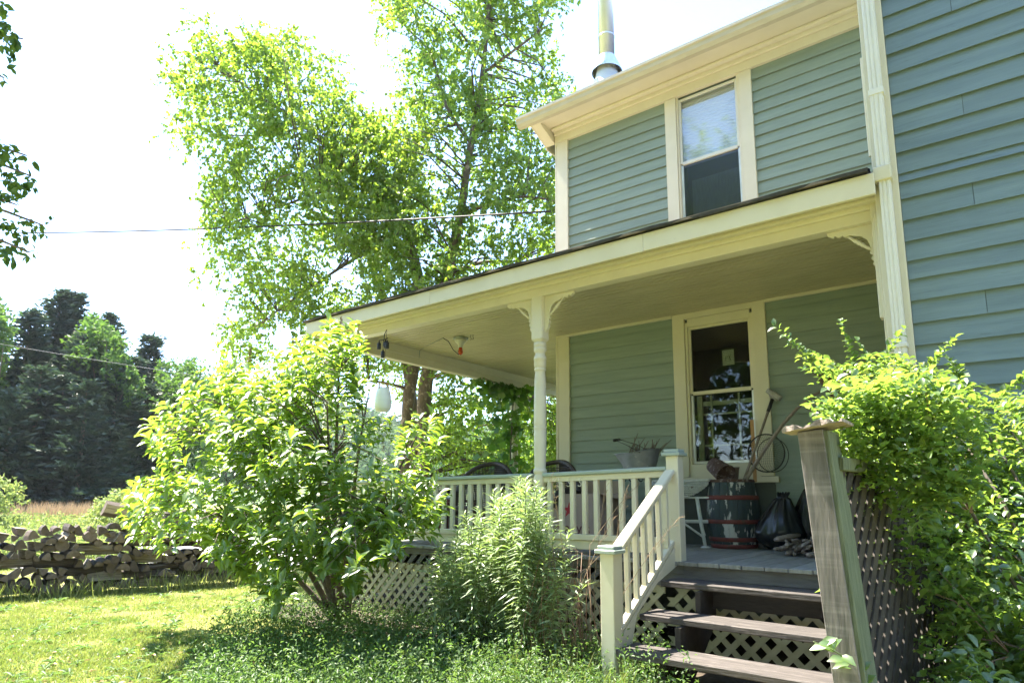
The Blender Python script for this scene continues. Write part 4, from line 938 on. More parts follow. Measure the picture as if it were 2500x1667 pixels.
def place_log(u, z, cross, s_, row, tilt=0, who=None, dp=0):
    kd, me = who or random.choice(protos); o = bpy.data.objects.new('firewood_log', me); COL.objects.link(o)
    p = pa+pd*u+pn*(random.uniform(-.05, .05)+dp); o.location = (p.x, p.y, z)
    ang = math.atan2(pn.y, pn.x)+(PI/2 if cross else 0)+random.uniform(-.12, .12)+(PI if random.random() < .5 else 0)
    o.rotation_euler = (random.choice([0, 0, PI, 2.2, -2.1, .3])+random.uniform(-.3, .3), tilt, ang); o.scale = (1 if not cross else random.uniform(.95, 1.15), s_, s_)
    tag(o, f"{kname[kd]} {'laid lengthwise' if cross else 'seen end-on'}, {rows[row]} course of the woodpile, {zones[min(4, max(0, int((u/PLn-.12)*5.6)))]}", 'log', 'logs in the firewood stack')
ztop = [G+.02]*int(PLn/.05+20)
for row_ in range(9):
    row = min(row_, 6); u = random.uniform(0, .1)
    while u < PLn:
        lim = [1, 1, 1, 1, 1, .9, .5][row]+(.15 if u > PLn*.2 else 0)
        cross = random.random() < (.3 if row in (1, 3) else .12) and row < 6
        s_ = random.uniform(.6, 1.1); wd = (.43 if cross else .142*s_)
        i0 = int(u/.05); i1 = max(i0+1, int((u+wd)/.05)); zb = max(ztop[i0:i1])*.6+sum(ztop[i0:i1])/(i1-i0)*.4
        if random.random() < lim and zb < G+[.3, .45, .6, .8, .95, 1.02, 1.08][row]:
            h = .155*s_
            if cross: h = .14*s_
            place_log(u+wd/2, zb+h*.48, cross, s_, row_, random.uniform(-.05, .05))
            if cross and random.random() < .9: place_log(u+wd/2, zb+h*.5, cross, s_*.95, row_, 0, dp=-.16)
            for i in range(i0, i1): ztop[i] = zb+h*.8
        u += wd+random.uniform(-.005, .012)
ang = [p for p in protos if p[0] == 'slab'][0]
for (uu, dz, rl) in ((2.3, -.03, -.2), (3.1, -.03, .1)):
    i = int(uu/.05); place_log(uu, max(ztop[i-3:i+3])+.08, True, 1.25, 8, rl, who=ang)

# ------------------------------------------------------------------ cables
def cable(name, a_, b_, sag, r_, m, label, n=40, twist=False):
    a_, b_ = Vector(a_), Vector(b_); pts = []
    for k in range(n+1):
        t = k/n; p = a_.lerp(b_, t); p.z -= sag*4*t*(1-t); pts.append(p)
    tag(MB().tube(pts, r_, 5).build(name, m), label, 'cable')
    return pts
pts = cable('service_cable', pt(-900, 520, 24), pt(1345, 516, 9.6), .55, .015, 'cable_black', 'thick black twisted service cable running into the birch towards the house')
sp_ = MB()
for k in range(160):
    t = k/160*40; i = int(t); f_ = t-i; p = pts[i].lerp(pts[i+1], f_); q = p+(pts[i+1]-pts[i]).normalized()*.05; sp_.tube([p+Vector((0, 0, .012)), q-Vector((0, 0, .010))], .007, 4)
tag(sp_.build('cable_wrap', 'wire_grey'), 'grey bare wire wound around the thick black service cable', 'cable')
cable('phone_wire', pt(-300, 340, 30), pt(900, 745, 26), .12, .008, 'wire_grey', 'uppermost thin grey wire sloping down behind the birch')
cable('phone_wire', pt(-300, 465, 30), pt(900, 800, 26), .12, .008, 'wire_grey', 'thin grey wire sloping just below the thick service cable')
cable('phone_wire', pt(-300, 785, 34), pt(900, 975, 34), .2, .011, 'wire_grey', 'lowest grey wire crossing in front of the conifers')

# ------------------------------------------------------------------ vegetation builders
def limb_mesh(limbs, name, m, parent, n=8, rough=.0):
    mb = MB()
    for pts, rs in limbs:
        # Catmull-Rom refinement, so that limbs bend softly
        P = [Vector(p) for p in pts]; out = []; ro = []
        for i in range(len(P)-1):
            p0 = P[max(i-1, 0)]; p1 = P[i]; p2 = P[i+1]; p3 = P[min(i+2, len(P)-1)]
            for k in range(4):
                t = k/4; q = ((p1*2)+(p2-p0)*t+(p0*2-p1*5+p2*4-p3)*t*t+(p1*3-p0-p2*3+p3)*t**3)*.5
                out.append(q); ro.append((rs[i]+(rs[i+1]-rs[i])*t)*random.uniform(1-rough, 1+rough))
        out.append(P[-1]); ro.append(rs[-1]); mb.tube(out, ro, n)
    return mb.build(name, m, parent)
def sample_limbs(limbs):
    pts = []; rr = []
    for P, rs in limbs:
        for i in range(len(P)-1):
            L = max(2, int((Vector(P[i+1])-Vector(P[i])).length/.25))
            for k in range(L): t = k/L; pts.append(Vector(P[i]).lerp(Vector(P[i+1]), t)); rr.append(rs[i]+(rs[i+1]-rs[i])*t)
    return np.array(pts), np.array(rr)
def blobs_in(poly, depth, spread, n, dfun=None, gap=.0, gs=1.4, clamp=None):
    """cluster centres: a random filling of an outline, given real depth behind and in front of the middle plane"""
    x0, x1, y0, y1 = bounds(poly); out = []
    from mathutils import noise
    while len(out) < n:
        x, y = random.uniform(x0, x1), random.uniform(y0, y1)
        if not in_poly(x, y, poly): continue
        d = (dfun(x, y) if dfun else depth)+random.gauss(0, 1)*spread
        p = pt(x, y, d)
        if noise.noise(p*gs)+.5 < gap: continue
        if clamp: p = clamp(p)
        out.append(p)
    return np.array(out)
def twigs_to(centres, limbs, name, m, parent, r0=.012, r1=.004, stuff=True, seg=3, droop=.1):
    lp, lr = sample_limbs(limbs); mb = MB()
    for c in centres:
        # prefer joints lower on the limb, as real side branches rise outward
        dd = np.linalg.norm(lp-c, axis=1)+.6*np.maximum(0, lp[:, 2]-c[2]); i = int(np.argmin(dd)); a_ = Vector(lp[i]); e_ = Vector(c); L = (e_-a_).length
        mid = a_.lerp(e_, .5)+Vector((random.uniform(-.1, .1)*L, random.uniform(-.1, .1)*L, .12*L))
        r = min(r0*(1+L), lr[i]*.6+.003); mb.tube([a_, mid, e_], [r, r*.7, r1], seg, cap=False)
    return mb.build(name, m, parent, kind='stuff')
def spray(centres, per, leafn, rad_, L, ar, droop=.0, hang=.0, up=.0):
    """leaf positions along short twigs that leave each cluster centre"""
    n = len(centres)*per; C0 = np.repeat(centres, per, axis=0); d = rdir(n, up)
    ln = rad_*rng.uniform(.5, 1.15, n)[:, None]
    t = rng.uniform(.15, 1, (n, leafn))
    P = C0[:, None]+d[:, None]*(ln[:, None]*t[:, :, None]); P[:, :, 2] -= droop*(t**2)*ln
    P = P.reshape(-1, 3); D = nrm(np.repeat(d, leafn, axis=0)*.6+rdir(len(P))*.9+np.array([0, 0, -hang])); Nn = nrm(rdir(len(P))+np.array([0, 0, 1.0]))
    Ls = L*rng.uniform(.65, 1.2, len(P)); return P, D, Nn, Ls, Ls*ar

# ------------------------------------------------------------------ river birch behind the porch
random.seed(5)
bi = thing('river_birch', 'tall multi stemmed birch with bright leaves behind the porch', 'tree', pt(1010, 1222, 14)*1.0)
def L_(lst, dep): return [pt(x, y, dep+(dz if len(q) > 2 else 0)) for q in lst for (x, y, dz) in [(q+(0,))[:3] if len(q) == 2 else q]]
base1, base2, base3 = pt(985, 1370, 14), pt(1045, 1370, 13.7), pt(1015, 1370, 14.5)
limbs = [([base1]+L_([(990, 1100), (1000, 950), (1032, 760, .2), (985, 560, .3), (872, 436, .2), (744, 308, 0), (640, 240, -.3), (500, 140, -.6)], 14), [.16, .14, .13, .12, .10, .075, .05, .03, .012]),
         ([base2]+L_([(1035, 1100), (1040, 930), (1090, 680), (1122, 530), (1150, 350), (1178, 180), (1195, -50), (1200, -400)], 13.7), [.17, .15, .14, .115, .095, .07, .055, .04, .012]),
         ([base3]+L_([(1010, 1000), (960, 800, .5), (905, 640, 1), (860, 480, 1.4), (870, 300, 1.6)], 14.5), [.13, .11, .09, .07, .04, .012]),
         (L_([(985, 560, .3), (900, 610, 0), (760, 700, -.6), (620, 800, -.9)], 14), [.05, .04, .025, .01]),
         (L_([(872, 436, .2), (780, 470, -.5), (640, 520, -1), (520, 560, -1.2)], 14), [.04, .03, .02, .008]),
         (L_([(744, 308), (660, 330, .5), (540, 330, .7), (440, 325, .8)], 14), [.03, .022, .014, .006]),
         (L_([(744, 308), (700, 200, .3), (700, 110, .4)], 14), [.025, .016, .006]),
         (L_([(1122, 530), (1190, 500, -.4), (1280, 480, -.8), (1400, 500, -1)], 13.7), [.05, .04, .025, .01]),
         (L_([(1150, 350), (1090, 260, .4), (1050, 130, .6), (960, 40, .8)], 13.7), [.045, .035, .02, .008]),
         (L_([(1178, 180), (1260, 120, -.5), (1340, 60, -.8)], 13.7), [.035, .025, .01]),
         (L_([(1090, 680), (1180, 640, .6), (1290, 640, 1)], 13.7), [.05, .035, .012]),
         (L_([(1040, 930), (1120, 900, -.6), (1230, 930, -1), (1330, 1000, -1.2)], 13.7), [.04, .03, .02, .008]),
         (L_([(1000, 950), (900, 930, -.5), (800, 960, -1)], 14), [.04, .025, .01])]
limb_mesh(limbs, 'trunk', 'bark_birch', bi, 9, .08)
pol = [(395, 150), (440, 120), (470, 90), (480, 30), (505, 40), (510, 110), (560, 90), (600, 70), (640, 75), (690, 100), (710, 75), (750, 75), (775, 120), (800, 130), (830, 190), (835, 235), (880, 270), (950, 300), (985, 270), (965, 240), (990, 200), (950, 165), (990, 140), (1030, 90), (990, 60), (920, 80), (905, 50), (940, 0), (960, -200), (1100, -500), (1300, -500), (1365, 0), (1340, 90), (1385, 120), (1370, 180), (1405, 200), (1380, 260), (1420, 500), (1420, 1190), (1060, 1170), (1000, 1060), (960, 930), (640, 960), (600, 880), (540, 900), (560, 800), (590, 740), (530, 700), (520, 640), (475, 720), (480, 640), (490, 600), (520, 540), (480, 480), (500, 420), (540, 370), (480, 350), (405, 320), (480, 280), (440, 230)]
def bdf(x, y): return 14+(-.5 if x < 800 else 0)
cen = blobs_in(pol, 14, .95, 2100, bdf, gap=.33, gs=.9)
cen = np.vstack([cen, blobs_in([(790, 200), (850, 270), (950, 310), (1010, 300), (1050, 500), (960, 700), (820, 600)], 14.3, .9, 240, bdf, gap=.2)])
twigs_to(cen[::2], limbs, 'branches', 'bark_grey', bi, .008, .003)
P, D_, Nn, Ls, Ws = spray(cen, 6, 14, .52, .078, .78, droop=.3, hang=.9, up=.1)
leaves('crown', P, D_, Nn, Ls, Ws, T_DIAMOND, LEAF['birch'], bi, kind='stuff')

# tree out of frame on the left whose twigs hang into view
nb = thing('overhanging_birch', 'birch twigs hanging in from the left edge against the sky', 'tree', (-6.3, .9, G))
nl = [([(-6.3, .9, G), (-6.25, .85, 1), (-6.3, .8, 3), (-6.2, .75, 5)], [.12, .1, .08, .04])]
for (y_, tx) in ((40, 20), (95, 55), (190, 10), (380, 65), (430, 75), (500, 40), (550, 105), (615, 70)):
    e_ = pt(tx, y_, 3.7+.3*math.sin(y_)); a_ = Vector((-6.25, .8, e_.z+.5)); nl.append(([a_, a_.lerp(e_, .5)+Vector((0, 0, .12)), e_], [.02, .012, .004]))
limb_mesh(nl, 'trunk', 'bark_birch', nb, 7)
cc = []
for (cx_, cy_, sx, sy, n) in ((5, 15, 12, 10, 4), (30, 85, 38, 18, 16), (0, 170, 25, 18, 5), (25, 375, 40, 16, 12), (55, 445, 30, 22, 13), (20, 480, 40, 8, 7), (50, 560, 62, 18, 17), (25, 615, 48, 16, 15), (-150, 300, 60, 330, 160), (-420, 100, 190, 420, 200)):
    for k in range(n): cc.append(pt(cx_+random.gauss(0, .6)*sx-8, cy_+random.gauss(0, .6)*sy, 3.8+random.gauss(0, .18)))
hi_c = []
def seen(p):
    z_ = p.dot(CF)
    if z_ < .3: return False
    x_, y_ = CX+FPX*p.dot(CR)/z_, CY-FPX*p.dot(CU)/z_
    return -160 < x_ < 2660 and -160 < y_ < 1827
while len(hi_c) < 800:  # unseen crown clusters, added beyond the view to shade ground and cut bounce
    c0, rr_ = random.choice([((-5.5, -1.6, 7.0), (3.4, 3.4, 2.2)), ((-5.5, -1.6, 7.0), (3.4, 3.4, 2.2)), ((-7.6, .6, 9.0), (2.0, 1.3, 1.0))])
    v = Vector(rdir(1)[0])*random.uniform(.3, 1); p = Vector((c0[0]+v.x*rr_[0], c0[1]+v.y*rr_[1], c0[2]+v.z*rr_[2]))
    if not seen(p): hi_c.append(p)
for k in range(420):  # unseen canopy added high up to break sunlight into streaks on the wing
    v = Vector(rdir(1)[0])*random.uniform(.1, 1); p = Vector((-4.6+v.x*2.0, 4.6+v.y*.8, 12.2+v.z*3.4))
    if not seen(p) and random.random() < .92: hi_c.append(p)
Ph, Dh, Nh, Lh, Wh = spray(np.array(hi_c), 5, 8, .5, .10, .7, droop=.2, hang=.6)
leaves('added_shade_crown', Ph, Dh, Nh, Lh, Wh, T_DIAMOND, LEAF['birch'], nb, kind='stuff')
limb_mesh([([(-6.2, .75, 5), (-6, -.5, 6.5), (-5.4, -1.5, 8)], [.06, .04, .01]), ([(-6.2, .75, 5), (-7.0, .7, 7.6), (-7.6, .6, 9)], [.05, .03, .01]), ([(-6.2, .75, 5), (-4.6, -.6, 6.3), (-3.2, -1.5, 7.4)], [.05, .03, .01]), ([(-7, .7, 7.6), (-6.8, 2.4, 10.5), (-5.2, 4.2, 12), (-4, 4.7, 13)], [.05, .04, .03, .01])], 'limb', 'bark_birch', nb, 6)  # limbs added to carry the unseen shade crown
P, D_, Nn, Ls, Ws = spray(np.array(cc), 2, 3, .08, .05, .62, droop=.5, hang=.8)
LEAF['overhang_backlit'] = leafmat('leaf_overhang_backlit', (.03, .07, .015), (.05, .1, .02), (.08, .2, .02), (.3, .42, .04), .4, .03, .45)  # darker leaf copy for the hanging twigs; backlit darkness put into the colour
leaves('crown', P, D_, Nn, Ls, Ws, T_OVAL, LEAF['overhang_backlit'], nb, kind='stuff')

# ------------------------------------------------------------------ big leafed shrub in front of the porch
random.seed(9)
shb = Vector((-5.95, 4.6, G)); shr = thing('large_shrub', 'big leafed green shrub in front of the left half of the porch', 'shrub', shb)
pol = [(290, 1225), (330, 1170), (400, 1150), (350, 1080), (370, 1000), (440, 950), (520, 910), (560, 880), (620, 900), (690, 850), (750, 815), (800, 790), (870, 790), (900, 850), (882, 915), (892, 1000), (940, 1035), (1010, 1015), (1060, 1025), (1090, 1070), (1050, 1110), (1060, 1180), (1110, 1240), (1090, 1290), (1000, 1300), (970, 1340), (900, 1360), (880, 1440), (840, 1420), (760, 1370), (700, 1400), (690, 1470), (640, 1450), (600, 1400), (520, 1350), (430, 1330), (300, 1300)]
def yclamp(p): return p*(4.72/p.y) if p.y > 4.72 else p
cen = blobs_in(pol, 6.4, .5, 620, lambda x, y: 6.5-.5*math.sin(max(0, min(1, (x-300)/800))*PI)-(.25 if y > 1200 else 0), gap=.22, gs=1.2, clamp=yclamp)
c2 = blobs_in([(q[0], q[1]) for q in pol if True], 6.2, .4, 250, lambda x, y: 6.1, gap=.2, clamp=yclamp)
low = np.array([(p[2] < -.55) for p in cen]); keep = ~(low & (rng.random(len(cen)) < .35)); cen = np.vstack([cen[keep], c2])
sl2 = []
for (x, y, d) in ((360, 1180, 6.5), (450, 1020, 6.6), (560, 930, 6.4), (700, 900, 6.3), (830, 840, 6.4), (900, 960, 6.4), (1020, 1060, 6.4), (640, 1080, 6.0), (800, 1050, 5.9), (980, 1230, 6.2), (520, 1250, 6.0)):
    e_ = yclamp(pt(x, y, d)); b0 = shb+Vector((random.uniform(-.2, .2), random.uniform(-.2, .1), 0)); m1 = b0.lerp(e_, .35)+Vector((random.uniform(-.08, .08), 0, .25)); m2 = b0.lerp(e_, .7)+Vector((random.uniform(-.08, .08), 0, .12))
    sl2.append(([b0, m1, m2, e_], [.035, .025, .015, .006]))
limb_mesh(sl2, 'stems', 'bark_grey', shr, 7)
twigs_to(cen[::3], sl2, 'twigs', 'bark_grey', shr, .005, .0025, seg=4)
n = len(cen); per = 10; up_ = nrm(cen-np.array(shb)+np.array([0, 0, .8])*1.0); a_ = rng.uniform(0, 2*PI, (n, per))
u = nrm(np.cross(up_, rdir(n))); w = np.cross(up_, u)
tt_ = np.linspace(0, 1, per)[None, :, None]
dirs = nrm((u[:, None]*np.cos(a_)[..., None]+w[:, None]*np.sin(a_)[..., None])*(1.2-.35*tt_)+up_[:, None]*(.1+.5*tt_)+rng.normal(size=(n, per, 3))*.18).reshape(-1, 3)
P = (cen[:, None]+up_[:, None]*(-.16+.18*tt_)).reshape(-1, 3)
Nn = nrm(np.repeat(up_, per, axis=0)*.5+np.array([0, 0, 1.2])+rng.normal(size=(len(P), 3))*.3); Ls = rng.uniform(.075, .14, len(P))
vis = np.where(P[:, 2] > -1, np.linalg.norm(P, axis=1), 99)
sep_leaves(P, dirs, Nn, Ls, Ls*.46, T_OVAL, LEAF['shrub'], shr, 300, prefer=vis)
mb = MB()
for k in range(26):
    x, y = random.uniform(560, 960), random.uniform(800, 1120)
    c = Vector(cen[int(np.argmin(np.linalg.norm(cen-np.array(pt(x, y, 6.2)), axis=1)))])+Vector((0, 0, .1))
    for j in range(26):
        h = random.uniform(0, .14); q = c+Vector((random.uniform(-1, 1)*.035*(1-h*5), random.uniform(-1, 1)*.035*(1-h*5), h)); mb.tube([c+Vector((0, 0, h*.8)), q], [.0015, .0035], 3, cap=False)
mb.build('dry_flower_heads', 'stem_brown', shr, kind='stuff')

# ------------------------------------------------------------------ small leafed bush, right foreground
random.seed(13)
bu = thing('honeysuckle_bush', 'small leafed bush spilling over the trellis at lower right', 'bush', (.3, 3.0, G))
pol = [(1950, 850), (1980, 850), (2060, 890), (2120, 870), (2200, 850), (2230, 910), (2300, 880), (2330, 920), (2400, 950), (2520, 950), (2900, 960), (2900, 1900), (2270, 1900), (2300, 1500), (2270, 1330), (2200, 1240), (2100, 1160), (2060, 1090), (2040, 1010), (2060, 960), (2000, 900)]
def hdf(x, y): return 3.35-1.15*max(0, min(1, (y-900)/800))
cen = blobs_in(pol, 3, .17, 1900, hdf, gap=.2, gs=3)
back = blobs_in([(2120, 1000), (2900, 1000), (2900, 1900), (2350, 1900), (2330, 1400)], 3.3, .2, 500, lambda x, y: 3.3-.5*max(0, (y-1000)/900), gap=.1)
cov = blobs_in([(2022, 985), (2060, 930), (2330, 930), (2400, 1150), (2290, 1260), (2130, 1180), (2055, 1090)], 2.6, .07, 300, lambda x, y: 2.28, gap=.1)
sparse = blobs_in([(2060, 1150), (2300, 1200), (2320, 1667), (2080, 1667)], 2.5, .08, 60, lambda x, y: 2.45, gap=.3)
edge = []
for (xa, ya, xb, yb, d0) in ((2000, 900, 1918, 808, 3.4), (2090, 900, 2060, 800, 3.4), (2150, 880, 2190, 815, 3.4), (2260, 900, 2310, 835, 3.3), (2080, 970, 2010, 1000, 3.2), (2350, 930, 2330, 890, 3.3), (2030, 900, 1975, 850, 3.4), (2450, 960, 2500, 905, 3.2), (2150, 930, 2110, 850, 3.4)):
    for k in range(5): edge.append(pt(xa+(xb-xa)*k/4, ya+(yb-ya)*k/4, d0))
hub = Vector((.35, 3.0, G)); hl = []
for (x, y) in ((2050, 930), (2180, 900), (2300, 920), (2420, 980), (2550, 1000), (2250, 1200), (2400, 1300), (2500, 1450), (2350, 1550), (2700, 1200)):
    e_ = pt(x, y, hdf(x, y)); hl.append(([hub+Vector((random.uniform(-.15, .15), random.uniform(-.2, .2), 0)), hub.lerp(e_, .5)+Vector((0, 0, .3)), e_], [.011, .007, .003]))
limb_mesh(hl, 'stems', 'bark_grey', bu, 6)
allc = np.vstack([cen, back, cov, sparse, np.array(edge)])
twigs_to(allc[::31], hl, 'twigs', 'stem_brown', bu, .0022, .0012)
def twig_leaves(c, d, ln, nl, L, ar):
    """paired leaves along arching twigs"""
    n = len(c); t = np.linspace(-.5, .5, nl)[None, :, None]; P = c[:, None]+d[:, None]*ln*t; P[:, :, 2] -= .25*ln*(t[:, :, 0]+.5)**2
    sd_ = nrm(np.cross(d, np.array([0, 0, 1.])+rng.normal(size=d.shape)*.3)); sg = np.where(np.arange(nl) % 2 == 0, 1, -1)[None, :, None]
    D1 = nrm(sd_[:, None]*sg+d[:, None]*.55+rng.normal(size=(n, nl, 3))*.25).reshape(-1, 3); P = P.reshape(-1, 3)
    return P, D1, nrm(rng.normal(size=P.shape)*.35+np.array([0, 0, 1.])), L*rng.uniform(.6, 1.2, len(P))
d = nrm(allc-np.array([.3, 3.0, -.3])+rng.normal(size=allc.shape)*.35)
ed = len(edge)
for k in range(ed):
    j = k-(k % 5); a_ = edge[j]; e_ = edge[j+4]; d[len(allc)-ed+k] = np.array((e_-a_).normalized())
P, D1, Nn, Ls = twig_leaves(allc, d, .18, 10, .044, .62)
sel = np.linalg.norm(P, axis=1)+np.where((P[:, 0] > .2), 2, 0)
sep_leaves(P, D1, Nn, Ls, Ls*.62, T_OVAL, LEAF['bush'], bu, 300, prefer=sel)
# a bigger leafed shoot beside the lowest tread
so_ = thing('leafy_shoot', 'pale round leafed shoot rising against the foot of the leaning post', 'plant', (-.36, 1.75, G))
P0 = [pt(2140, 1790, 1.95), pt(2095, 1640, 1.95), pt(2040, 1590, 1.93), pt(1985, 1565, 1.93)]
limb_mesh([(P0, [.003, .0025, .002, .0012]), ([Vector((-.36, 1.75, G)), P0[0]], [.004, .003])], 'stem', 'stem_green', so_, 5)
for k in range(15):
    t = k/15*2.99; i = int(t); p = P0[i].lerp(P0[i+1], t-i); dd = Vector((random.choice([-1, 1])*random.uniform(.5, 1), random.uniform(-.5, .3), random.uniform(-.2, .9))).normalized()
    leaves('leaf', [p], [dd], [(.2, -.6, .8)], .05, .034, T_OVAL, LEAF['bush'], so_)

# ------------------------------------------------------------------ goldenrod clump by the railing
random.seed(17)
gr = thing('goldenrod_clump', 'tall clump of narrow leafed weeds in front of the railing', 'plant', (-3.8, 4.4, G))
st_m = MB(); Ps = []; Ds = []; Ls = []
for k in range(105):
    px_ = random.uniform(1060, 1400); f_ = (px_-1060)/340
    topy = 1390-205*math.sin(min(1, f_*1.15)*PI*.62)**.7+random.uniform(-28, 120) if f_ < .78 else 1225+(f_-.78)*520+random.uniform(-20, 110)
    d_ = pt(px_, topy, 1.); yy = random.uniform(4.0, 4.7); tp = d_*(yy/d_.y)
    ba_ = Vector((tp.x+random.uniform(-.15, .15)*1.0-(tp.x+3.8)*.35, yy+random.uniform(-.05, .12), G)); tp += Vector((random.uniform(-.12, .12), random.uniform(-.15, .05), 0)); H = tp.z-G
    mid = ba_.lerp(tp, .5)+Vector((random.uniform(-.04, .04), random.uniform(-.03, .03), 0)); st_m.tube([ba_, mid, tp], [.004, .0035, .002], 4, cap=False)
    nl_ = int(H*64)
    for j in range(nl_):
        t = .12+.88*(j/nl_)**.8; p = ba_.lerp(mid, t*2) if t < .5 else mid.lerp(tp, t*2-1); a_ = j*2.4+random.uniform(-.4, .4); e_ = -.15+.55*t+(.5 if t > .9 else 0)
        Ps.append(p); Ds.append((math.cos(a_), math.sin(a_), e_+random.uniform(-.35, .25))); Ls.append(.145*(1-.35*abs(t-.6))*random.uniform(.7, 1.15)*(.6 if t > .95 else 1))
st_m.build('stems', 'stem_green', gr, kind='stuff')
Ps = np.array(Ps); Ds = nrm(np.array(Ds)); Ls = np.array(Ls)
leaves('leaf_mass', Ps, Ds, nrm(np.array([0, 0, 1.])+rng.normal(size=Ps.shape)*.2), Ls, Ls*.17, T_NARROW, LEAF['weed'], gr, kind='stuff')
dm = MB()
for k in range(46):
    p = pt(random.uniform(1290, 1440), random.uniform(1330, 1500), 5.0+random.uniform(-.2, .4)); b0 = Vector((p.x+random.uniform(-.25, .25), p.y+random.uniform(-.1, .1), G)); dm.tube([b0, b0.lerp(p, .55)+Vector((random.uniform(-.05, .05), 0, .05)), p, p+Vector((random.uniform(-.15, .15), 0, random.uniform(-.06, .08)))], [.0035, .003, .002, .001], 4, cap=False)
tag(dm.build('dry_stalks', 'stem_brown'), 'thin dead brown stalks standing at the right side of the tall weeds', 'dry stalks')['kind'] = 'stuff'
dm = MB()
for (x0, y0, x1, y1, dd) in ((1440, 1330, 1560, 1180, 5.4), (1420, 1400, 1585, 1250, 5.2), (1450, 1420, 1480, 1170, 5.5), (1380, 1380, 1345, 1160, 5.3), (1500, 1480, 1660, 1260, 4.6), (1480, 1460, 1530, 1190, 5.0), (1400, 1470, 1500, 1260, 5.1)):
    a_, e_ = pt(x0, y0, dd), pt(x1, y1, dd); b0 = Vector((a_.x, a_.y, G)); dm.tube([b0, a_, a_.lerp(e_, .6)+Vector((0, 0, .03)), e_], [.003, .0025, .002, .001], 4, cap=False)
    for j in range(22):
        p = a_.lerp(e_, .55+.45*j/22); dm.tube([p, p+Vector((random.uniform(-.03, .05), 0, random.uniform(.01, .05)))], [.001, .002], 3, cap=False)
tag(dm.build('dead_stems', 'dry_grass'), 'dry seeded grass stems leaning through the porch railing', 'dry stems')['kind'] = 'stuff'

# vine on the far corner post
vi = thing('climbing_vine', 'dark leafed vine climbing the far left porch post and beam', 'vine', (XL-.06, 8.9, G))
P = []
for k in range(420):
    z_ = random.uniform(-.3, 2.0); w_ = .10+.16*math.exp(-((z_-1.75)/.35)**2)+.13*math.exp(-((z_-.6)/.5)**2); P.append((XL-.06+random.gauss(0, w_), 8.8+random.gauss(0, w_*1.3), z_))
for k in range(150): P.append((XL+random.gauss(0, .06), random.uniform(7.9, 9.2), 1.97-abs(random.gauss(0, .12))))
P = np.array(P); Dn = nrm(rdir(len(P))+np.array([.3, -.5, -.7])); Nn = nrm(rng.normal(size=P.shape)*.6+np.array([.6, -.9, .6])); Ls = rng.uniform(.08, .15, len(P))
sep_leaves(P, Dn, Nn, Ls, Ls*.95, T_IVY, LEAF['vine'], vi, 120)
MB().tube([(XL-.02, 8.85, G), (XL+.03, 8.8, -.2), (XL-.0, 8.78, .8), (XL+.03, 8.82, 1.9), (XL+.03, 8.0, 1.99)], [.018, .015, .013, .011, .006], 6).build('stem', 'bark_grey', vi)

# ------------------------------------------------------------------ ground cover, lawn, meadow
def ground_pts(n, px0, px1, py0, py1, f=None):
    out = []
    while len(out) < n:
        x, y = random.uniform(px0, px1), random.uniform(py0, py1); p = gpt(x, y)
        if f and not f(x, y, p): continue
        out.append((p.x, p.y, gz(p.x, p.y)))
    return np.array(out)
random.seed(23)
bed = [(430, 1760), (500, 1620), (520, 1560), (600, 1490), (700, 1450), (860, 1455), (1200, 1460), (1420, 1480), (1560, 1480), (1700, 1760)]
cp_ = ground_pts(5200, 400, 1700, 1400, 1760, lambda x, y, p: in_poly(x, y, bed) and p.y < 4.98)
n = len(cp_); hts = rng.uniform(.08, .27, n)*np.where(rng.random(n) < .25, 1.7, 1); k = 12
t = rng.uniform(.1, 1, (n, k)); P = cp_[:, None]+np.stack([rng.normal(size=(n, k))*.03, rng.normal(size=(n, k))*.03, t*hts[:, None]], axis=-1); P = P.reshape(-1, 3)
Dn = rdir(len(P), .25); Ls = rng.uniform(.018, .042, len(P))
leaves('ground_cover_weeds', P, Dn, nrm(rng.normal(size=P.shape)*.5+np.array([0, 0, 1.])), Ls, Ls*.42, T_DIAMOND, LEAF['cover'], None)
tag(bpy.data.objects['ground_cover_weeds'], 'low small leafed weeds covering the ground before the porch', 'ground cover')['kind'] = 'stuff'
bq = gpt(455, 1515); 
def bare(p): return ((p.x-bq.x)/1.1+(p.y-bq.y)*.3)**2+((p.y-bq.y)/.34)**2 < 1
pts_ = []
for k in range(28):
    a_ = 2*PI*k/28; rr_ = 1+.22*math.sin(3*a_)+.12*math.sin(7*a_+1); u_, v_ = math.cos(a_)*rr_, math.sin(a_)*rr_; pts_.append((bq.x+1.1*(u_-v_*.34*.3), bq.y+.34*v_))
mat('bare_earth', (.24, .20, .12), (.16, .16, .06), rough=.95, scale=14, bump=.6)
def blades(name, P, h0, h1, w, m, lean=.35, label='', cat='grass'):
    Dn = nrm(rng.normal(size=P.shape)*np.array([lean, lean, 0])+np.array([0, 0, 1.])); Ls = rng.uniform(h0, h1, len(P)); Nn = nrm(rng.normal(size=P.shape)*np.array([1, 1, .1]))
    o = leaves(name, P, Dn, Nn, Ls, w, T_BLADE, m, None); tag(o, label, cat)['kind'] = 'stuff'
def notdrive(x, y, p): return not (p.y > 6.4 and p.x < -9) or y < 1330
from mathutils import noise as mn
rp_ = ground_pts(150, 0, 700, 1420, 1700); Pr = []; Dr = []
for q in rp_:
    for k in range(9): a_ = random.uniform(0, 6.28); Pr.append(q+np.array([0, 0, .01])); Dr.append((math.cos(a_), math.sin(a_), random.uniform(.15, .6)))
Pr = np.array(Pr); o = leaves('rosette_weeds', Pr, np.array(Dr), nrm(rng.normal(size=Pr.shape)*.2+np.array([0, 0, 1.])), rng.uniform(.05, .12, len(Pr)), .026, T_OVAL, LEAF['cover'], None); tag(o, 'broad leaved rosette weeds dotted over the mown lawn', 'weeds')['kind'] = 'stuff'
